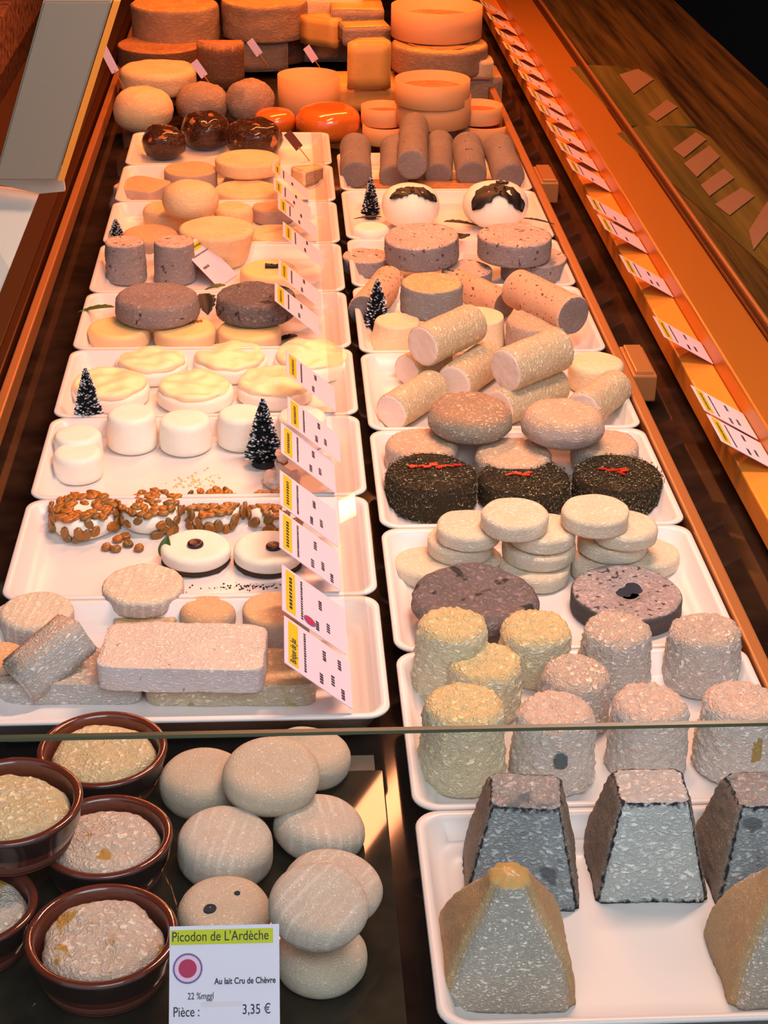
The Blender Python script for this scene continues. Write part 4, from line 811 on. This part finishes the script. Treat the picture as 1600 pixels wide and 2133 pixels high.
# ------------------------------------------------------------------ R4 herb-crusted drums
GH = 'herb-crusted drums with red pepper'
for bb, lab, pep in (((800, 940, 992, 1092), 'herb-crusted drum, left, with broad red pepper strips', 14), ((994, 948, 1188, 1085), 'herb-crusted drum, middle, with a small red pepper piece', 6), ((1190, 943, 1378, 1082), 'herb-crusted drum, right, with red pepper near its centre', 8)):
    o = ch('herb_drum', 'herb', bb, lab, GH, rc=.006, amp=.001, seg=72, rz=0)
    R, H = o['R'], o['H']
    for nm, m, cnt in (('herb_flakes', 'flake', 1500), ('pale_flakes', 'flake_pale', 420)):
        V = []; Fc = []
        for i in range(cnt):
            th = random.random()*2*pi
            if random.random() < .45: r = R*math.sqrt(random.random())*.97; p = Vector((r*math.cos(th), r*math.sin(th), H+.0004)); nr = Vector((0, 0, 1))
            else: p = Vector((R*1.003*math.cos(th), R*1.003*math.sin(th), H*random.uniform(.03, .96))); nr = Vector((math.cos(th), math.sin(th), 0))
            q = random.uniform(.0006, .0013)*(.8 if m == 'flake_pale' else 1); a = nr.orthogonal().normalized(); b = nr.cross(a); s_ = random.random()*6; a, b = a*math.cos(s_)+b*math.sin(s_), b*math.cos(s_)-a*math.sin(s_); k = len(V)
            V += [p-a*q*1.5, p+b*q*.7+nr*q*.8, p+a*q*1.5+nr*q*.5, p-b*q*.7+nr*q*.2]; Fc += [(k, k+1, k+2, k+3)]
        s = mesh(nm, V, Fc, M[m], None, False, o); s['kind'] = 'stuff'
    for i in range(pep):
        a = random.uniform(-.6, .6)*R if pep > 10 else random.gauss(0, .16)*R; b = random.uniform(-.1, .15)*R+(.25*R if pep > 10 else 0)
        s = box('pepper_strip', -.0045, .0045, -.0016, .0016, 0, .0016, M['pepper'], o, .0006, origin=(0, 0, 0)); s.location = (a, b, H+.0008); s.rotation_euler = (random.uniform(-.2, .2), random.uniform(-.15, .15), random.uniform(-.8, .8))
# ------------------------------------------------------------------ R3 pale discs and ash wheels
GDi = 'thin pale disc cheeses in a heap'
h1 = .0155
Z = [TF, TF+h1+.0005, TF+2*(h1+.0005), TF+3*(h1+.0005)]
for bb, z, lab in (((822, 1132, 960, 1208), 0, 'pale disc at the far left of the heap, lowest'), ((905, 1120, 1045, 1200), 0, 'pale disc at the bottom under the left stack'), ((1040, 1135, 1190, 1212), 0, 'pale disc at the bottom centre of the heap'), ((1190, 1130, 1330, 1212), 0, 'pale disc at the bottom, right of centre'), ((1285, 1115, 1416, 1196), 0, 'pale disc at the far right of the heap, lowest'),
                   ((890, 1085, 1030, 1160), 1, 'pale disc in the second layer at the left'), ((1045, 1090, 1200, 1178), 1, 'pale disc in the second layer at the centre'), ((1205, 1080, 1350, 1172), 1, 'pale disc in the second layer at the right'),
                   ((910, 1058, 1046, 1146), 2, 'pale disc with uneven edge on the left stack'), ((1060, 1062, 1200, 1150), 2, 'pale disc under the central top disc'), ((1235, 1058, 1370, 1146), 2, 'pale disc behind the right top disc'),
                   ((1003, 1034, 1142, 1130), 3, 'pale disc topmost at the centre of the heap, slightly tilted'), ((1170, 1026, 1312, 1118), 3, 'pale disc topmost at the right of the heap')):
    ch('pale_disc', 'disc', (bb[0], bb[1], bb[2], None), lab, GDi, zb=Z[z], h=h1 if z < 3 else .017, rc=.004, amp=.0012, freq=60, seg=64)
GAw = 'flat ash-coated wheels'
ch('ash_cheese', 'ash_dark', (850, 1165, 1122, None), 'large irregular grey ash wheel with a hollow top, at the left', GAw, zb=TF+.0165, h=.018, rc=.009, amp=.0035, freq=30, ridge=.0008, dent=.004, seg=110, sy=.92)
ow = ch('ash_cheese', 'ash_donut', (1186, 1172, 1419, 1330), 'neat black-edged ash wheel with a dark hollow centre, at the right', GAw, rc=.004, amp=.0012, hole=.020, seg=110, rz=0)
hc = solid('dark_centre', .018, .0012, M['pyr_edge'], rc=.0004, amp=.0018, freq=120, seg=48, parent=ow); hc.location = (0, -.001, ow['H']-.0036)
# ------------------------------------------------------------------ R2 tall drums
GCr = 'tall wrinkled drum cheeses'
for bb, m, lab in (((856, 1250, 1018, 1478), 'crottin_y', 'tall wrinkled drum, leftmost of the rear row'), ((1028, 1258, 1192, 1440), 'crottin_y', 'wide smooth-topped drum, second of the rear row'), ((1196, 1260, 1358, 1460), 'crottin', 'tall wrinkled drum, third of the rear row'), ((1376, 1262, 1536, 1460), 'crottin', 'tall wrinkled drum, rightmost of the rear row'),
                   ((920, 1325, 1090, 1520), 'crottin_y', 'yellow-topped wrinkled drum between the rows, at the left'), ((1114, 1350, 1270, 1540), 'crottin', 'pink-topped wrinkled drum between the rows, at the centre'),
                   ((868, 1408, 1055, 1665), 'crottin_y', 'yellowish green wrinkled drum, leftmost of the front row'), ((1057, 1425, 1237, 1662), 'crottin_b', 'white wrinkled drum with a blue-grey mould spot, second of the front row'), ((1256, 1410, 1430, 1640), 'crottin_b', 'greyish pink wrinkled drum, third of the front row'), ((1440, 1402, 1618, 1640), 'crottin_b', 'white wrinkled drum with an ochre stain at the right edge')):
    ch('wrinkled_drum', m, bb, lab, GCr, rc=.009, rcb=.004, amp=.0016, freq=34, ridge=.0015, rfreq=125, taper=.90, seg=120, step=.0016, rz=random.random()*6)
for lab, col, w, hgt, uv in (('white wrinkled drum with a blue', 'ash', .0055, .0068, (1150, 1535)), ('white wrinkled drum with an ochre', 'amberstain', .0048, .012, (1545, 1525))):
    o = [q for q in C.objects if q.get('label', '').startswith(lab)][0]
    if col == 'amberstain': M['amberstain'] = rind('ochre_stain', (196, 168, 104), (160, 130, 72), wr=.6)
    else: M['ashspot'] = rind('blue_grey_spot', (112, 126, 128), (84, 96, 100), wr=.6); col = 'ashspot'
    # a patch hugging the drum
    V = []; Fc = []; d = R3 @ vray(*uv); Rb = o['R']*1.0
    ang0 = math.atan2(-1, (uv[0]-((1057+1237)/2 if 'blue' in lab else (1440+1618)/2))*.012); zc = o['H']*(.56)
    NN = 14
    for i in range(NN+1):
        for j in range(NN+1):
            a = (i/NN-.5)*2; b = (j/NN-.5)*2; k = 1/max(1, (abs(a)**2.4+abs(b)**2.4)**(1/2.4)); a *= k; b *= k; e_ = 1+.18*noise.noise(Vector((a*3, b*3, 1)))
            zz = zc+b*hgt*e_; rr = Rb*(1-.10*zz/o['H'])+.0014-.0016*(max(abs(a), abs(b)))**6; th = ang0+a*w*e_/Rb; V.append((rr*math.cos(th), rr*math.sin(th), zz))
    for i in range(NN):
        for j in range(NN): q = i*(NN+1)+j; Fc.append((q, q+NN+1, q+NN+2, q+1))
    s = mesh('mould_patch', V, Fc, M[col], None, True, o); s.rotation_euler = (0, 0, -o.rotation_euler.z)
# ------------------------------------------------------------------ R1 pyramids
def pyramid(base_l, base_r, top_l, mats, lab, depth=None, topd=None, rz=0, rcs=.004, name='cheese_pyramid', hgt=.078, topw=.049, edge=True, soft=0.):
    A, _ = P(*base_l, TF+.001); B, _ = P(*base_r, TF+.001); w = (B-A).length; dpt = depth or w; ang = math.atan2(B.y-A.y, B.x-A.x)+rz
    X = Vector((math.cos(ang), math.sin(ang), 0)); Yv = Vector((-X.y, X.x, 0)); ctr = (A+B)/2+Yv*dpt/2
    V = []; Fc = []; MI = []; N = 22; K = 26; h = hgt
    # four side faces as grids sharing a ring, plus top grid
    S = 4*N
    for i in range(K+1):
        f = i/K; hw = (w*(1-f)+topw*f)/2; hd = (dpt*(1-f)+(topd or topw)*f)/2
        if soft: b_ = soft*math.sin(pi*min(1, f*1.15))**1.; hw += b_; hd += b_
        rr = min(.004+soft*.5, hw*.5); ef = 1.
        if f > .9: ef = 1-(f-.9)**2*6*rcs/.004*.6
        if f < .06: ef = .985+.25*f
        for j in range(S):
            q, t = divmod(j, N); s = t/N*2-1; a, b = ((s, -1), (1, s), (-s, 1), (-1, -s))[q]
            x, y = a*hw*ef, b*hd*ef
            ex = max(0, abs(a)-(1-rr/hw)); ey = max(0, abs(b)-(1-rr/hd)); k_ = 1-.32*min(ex*hw, ey*hd)/rr*rr/hw*2
            x *= k_; y *= k_
            p = Vector((x, y, f*h)); g = noise.noise(p*34+Vector((w*90, 0, 0)))*.0012+(abs(noise.noise(Vector((p.x, p.y, p.z*1.6))*150))-.2)*.0020
            l = math.hypot(x, y) or 1; V.append((x+x/l*g, y+y/l*g, p.z))
    for i in range(K):
        for j in range(S):
            k = (j+1) % S; Fc.append((i*S+j, i*S+k, (i+1)*S+k, (i+1)*S+j)); q, t = divmod(j, N)
            side = {0: 0, 1: 1, 2: 0, 3: 1}[q]
            MI.append(side)
    # top
    base_i = K*S; prev = list(range(base_i, base_i+S)); T = 7
    for r in range(1, T+1):
        cur = []
        for j in range(S):
            x, y, z = V[base_i+j]; f = 1-r/T
            if r == T: f = .001
            g = (abs(noise.noise(Vector((x*f, y*f, w))*150))-.2)*.001; V.append((x*f, y*f, h+.0012*(1-f)+g+soft*.5*(1-f*f))); cur.append(len(V)-1)
        for j in range(S): k = (j+1) % S; Fc.append((prev[j], prev[k], cur[k], cur[j])); MI.append(2)
        prev = cur
    Fc.append(tuple(prev)); MI.append(2); Fc.append(tuple(reversed(range(S)))); MI.append(0)
    o = mesh(name, V, Fc, [M[x] for x in mats], MI); at = o.data.attributes.new('edge', 'FLOAT', 'POINT'); vals = []
    for i in range(K+1):
        for j in range(S):
            t = j % N; q = min(t, N-t)*w/N; zz = min(i, K-i if K-i < i else 99)*h/K
            vals.append(max(0, 1-min(q, zz if zz > 0 else 0)/.0075))
    vals += [0.]*(len(V)-len(vals)); at.data.foreach_set('value', vals)
    o.location = (ctr.x, ctr.y, TF); o.rotation_euler = (0, 0, ang); return tag(o, lab, 'cheese', 'truncated cheese pyramids')
pyramid((962, 1890), (1208, 1894), None, ('pyr', 'pyr_side', 'pyr', 'pyr_edge'), 'ash-grey truncated pyramid, leftmost, with a bluish dark front', depth=.080, rz=-.05, topw=.050, hgt=.070, topd=.040)
pyramid((1240, 1880), (1478, 1880), None, ('pyr_pale', 'pyr_side', 'pyr_pale', 'pyr_edge'), 'ash-grey truncated pyramid in the middle, with whitish wavy front', depth=.080, rz=.02, topw=.050, hgt=.070, topd=.040)
pyramid((1492, 1890), (1730, 1880), None, ('pyr', 'pyr_side', 'pyr', 'pyr_edge'), 'ash-grey truncated pyramid at the right edge of the frame', depth=.080, rz=.03, topw=.052, hgt=.070, topd=.040)
M['pyr_tip2'] = M['pyr_tip']
pyramid((918, 2112), (1205, 2108), None, ('pyr_cream', 'pyr_cream_side', 'pyr_tip', 'pyr_cream'), 'cream-brown rounded pyramid with shiny tip, nearest at the left', depth=.080, topw=.026, hgt=.078, edge=False, soft=.0055)
pyramid((1520, 2102), (1800, 2100), None, ('pyr_cream', 'pyr_cream_side', 'pyr_tip', 'pyr_cream'), 'cream-yellow rounded pyramid cut off by the right edge', depth=.080, topw=.028, hgt=.080, edge=False, soft=.0055, rz=.05)
# fix children of clips built in world coordinates
for o in C.objects:
    if False:
        pass
for o in list(C.objects):
    for k in ('R', 'H'):
        if k in o.keys(): del o[k]
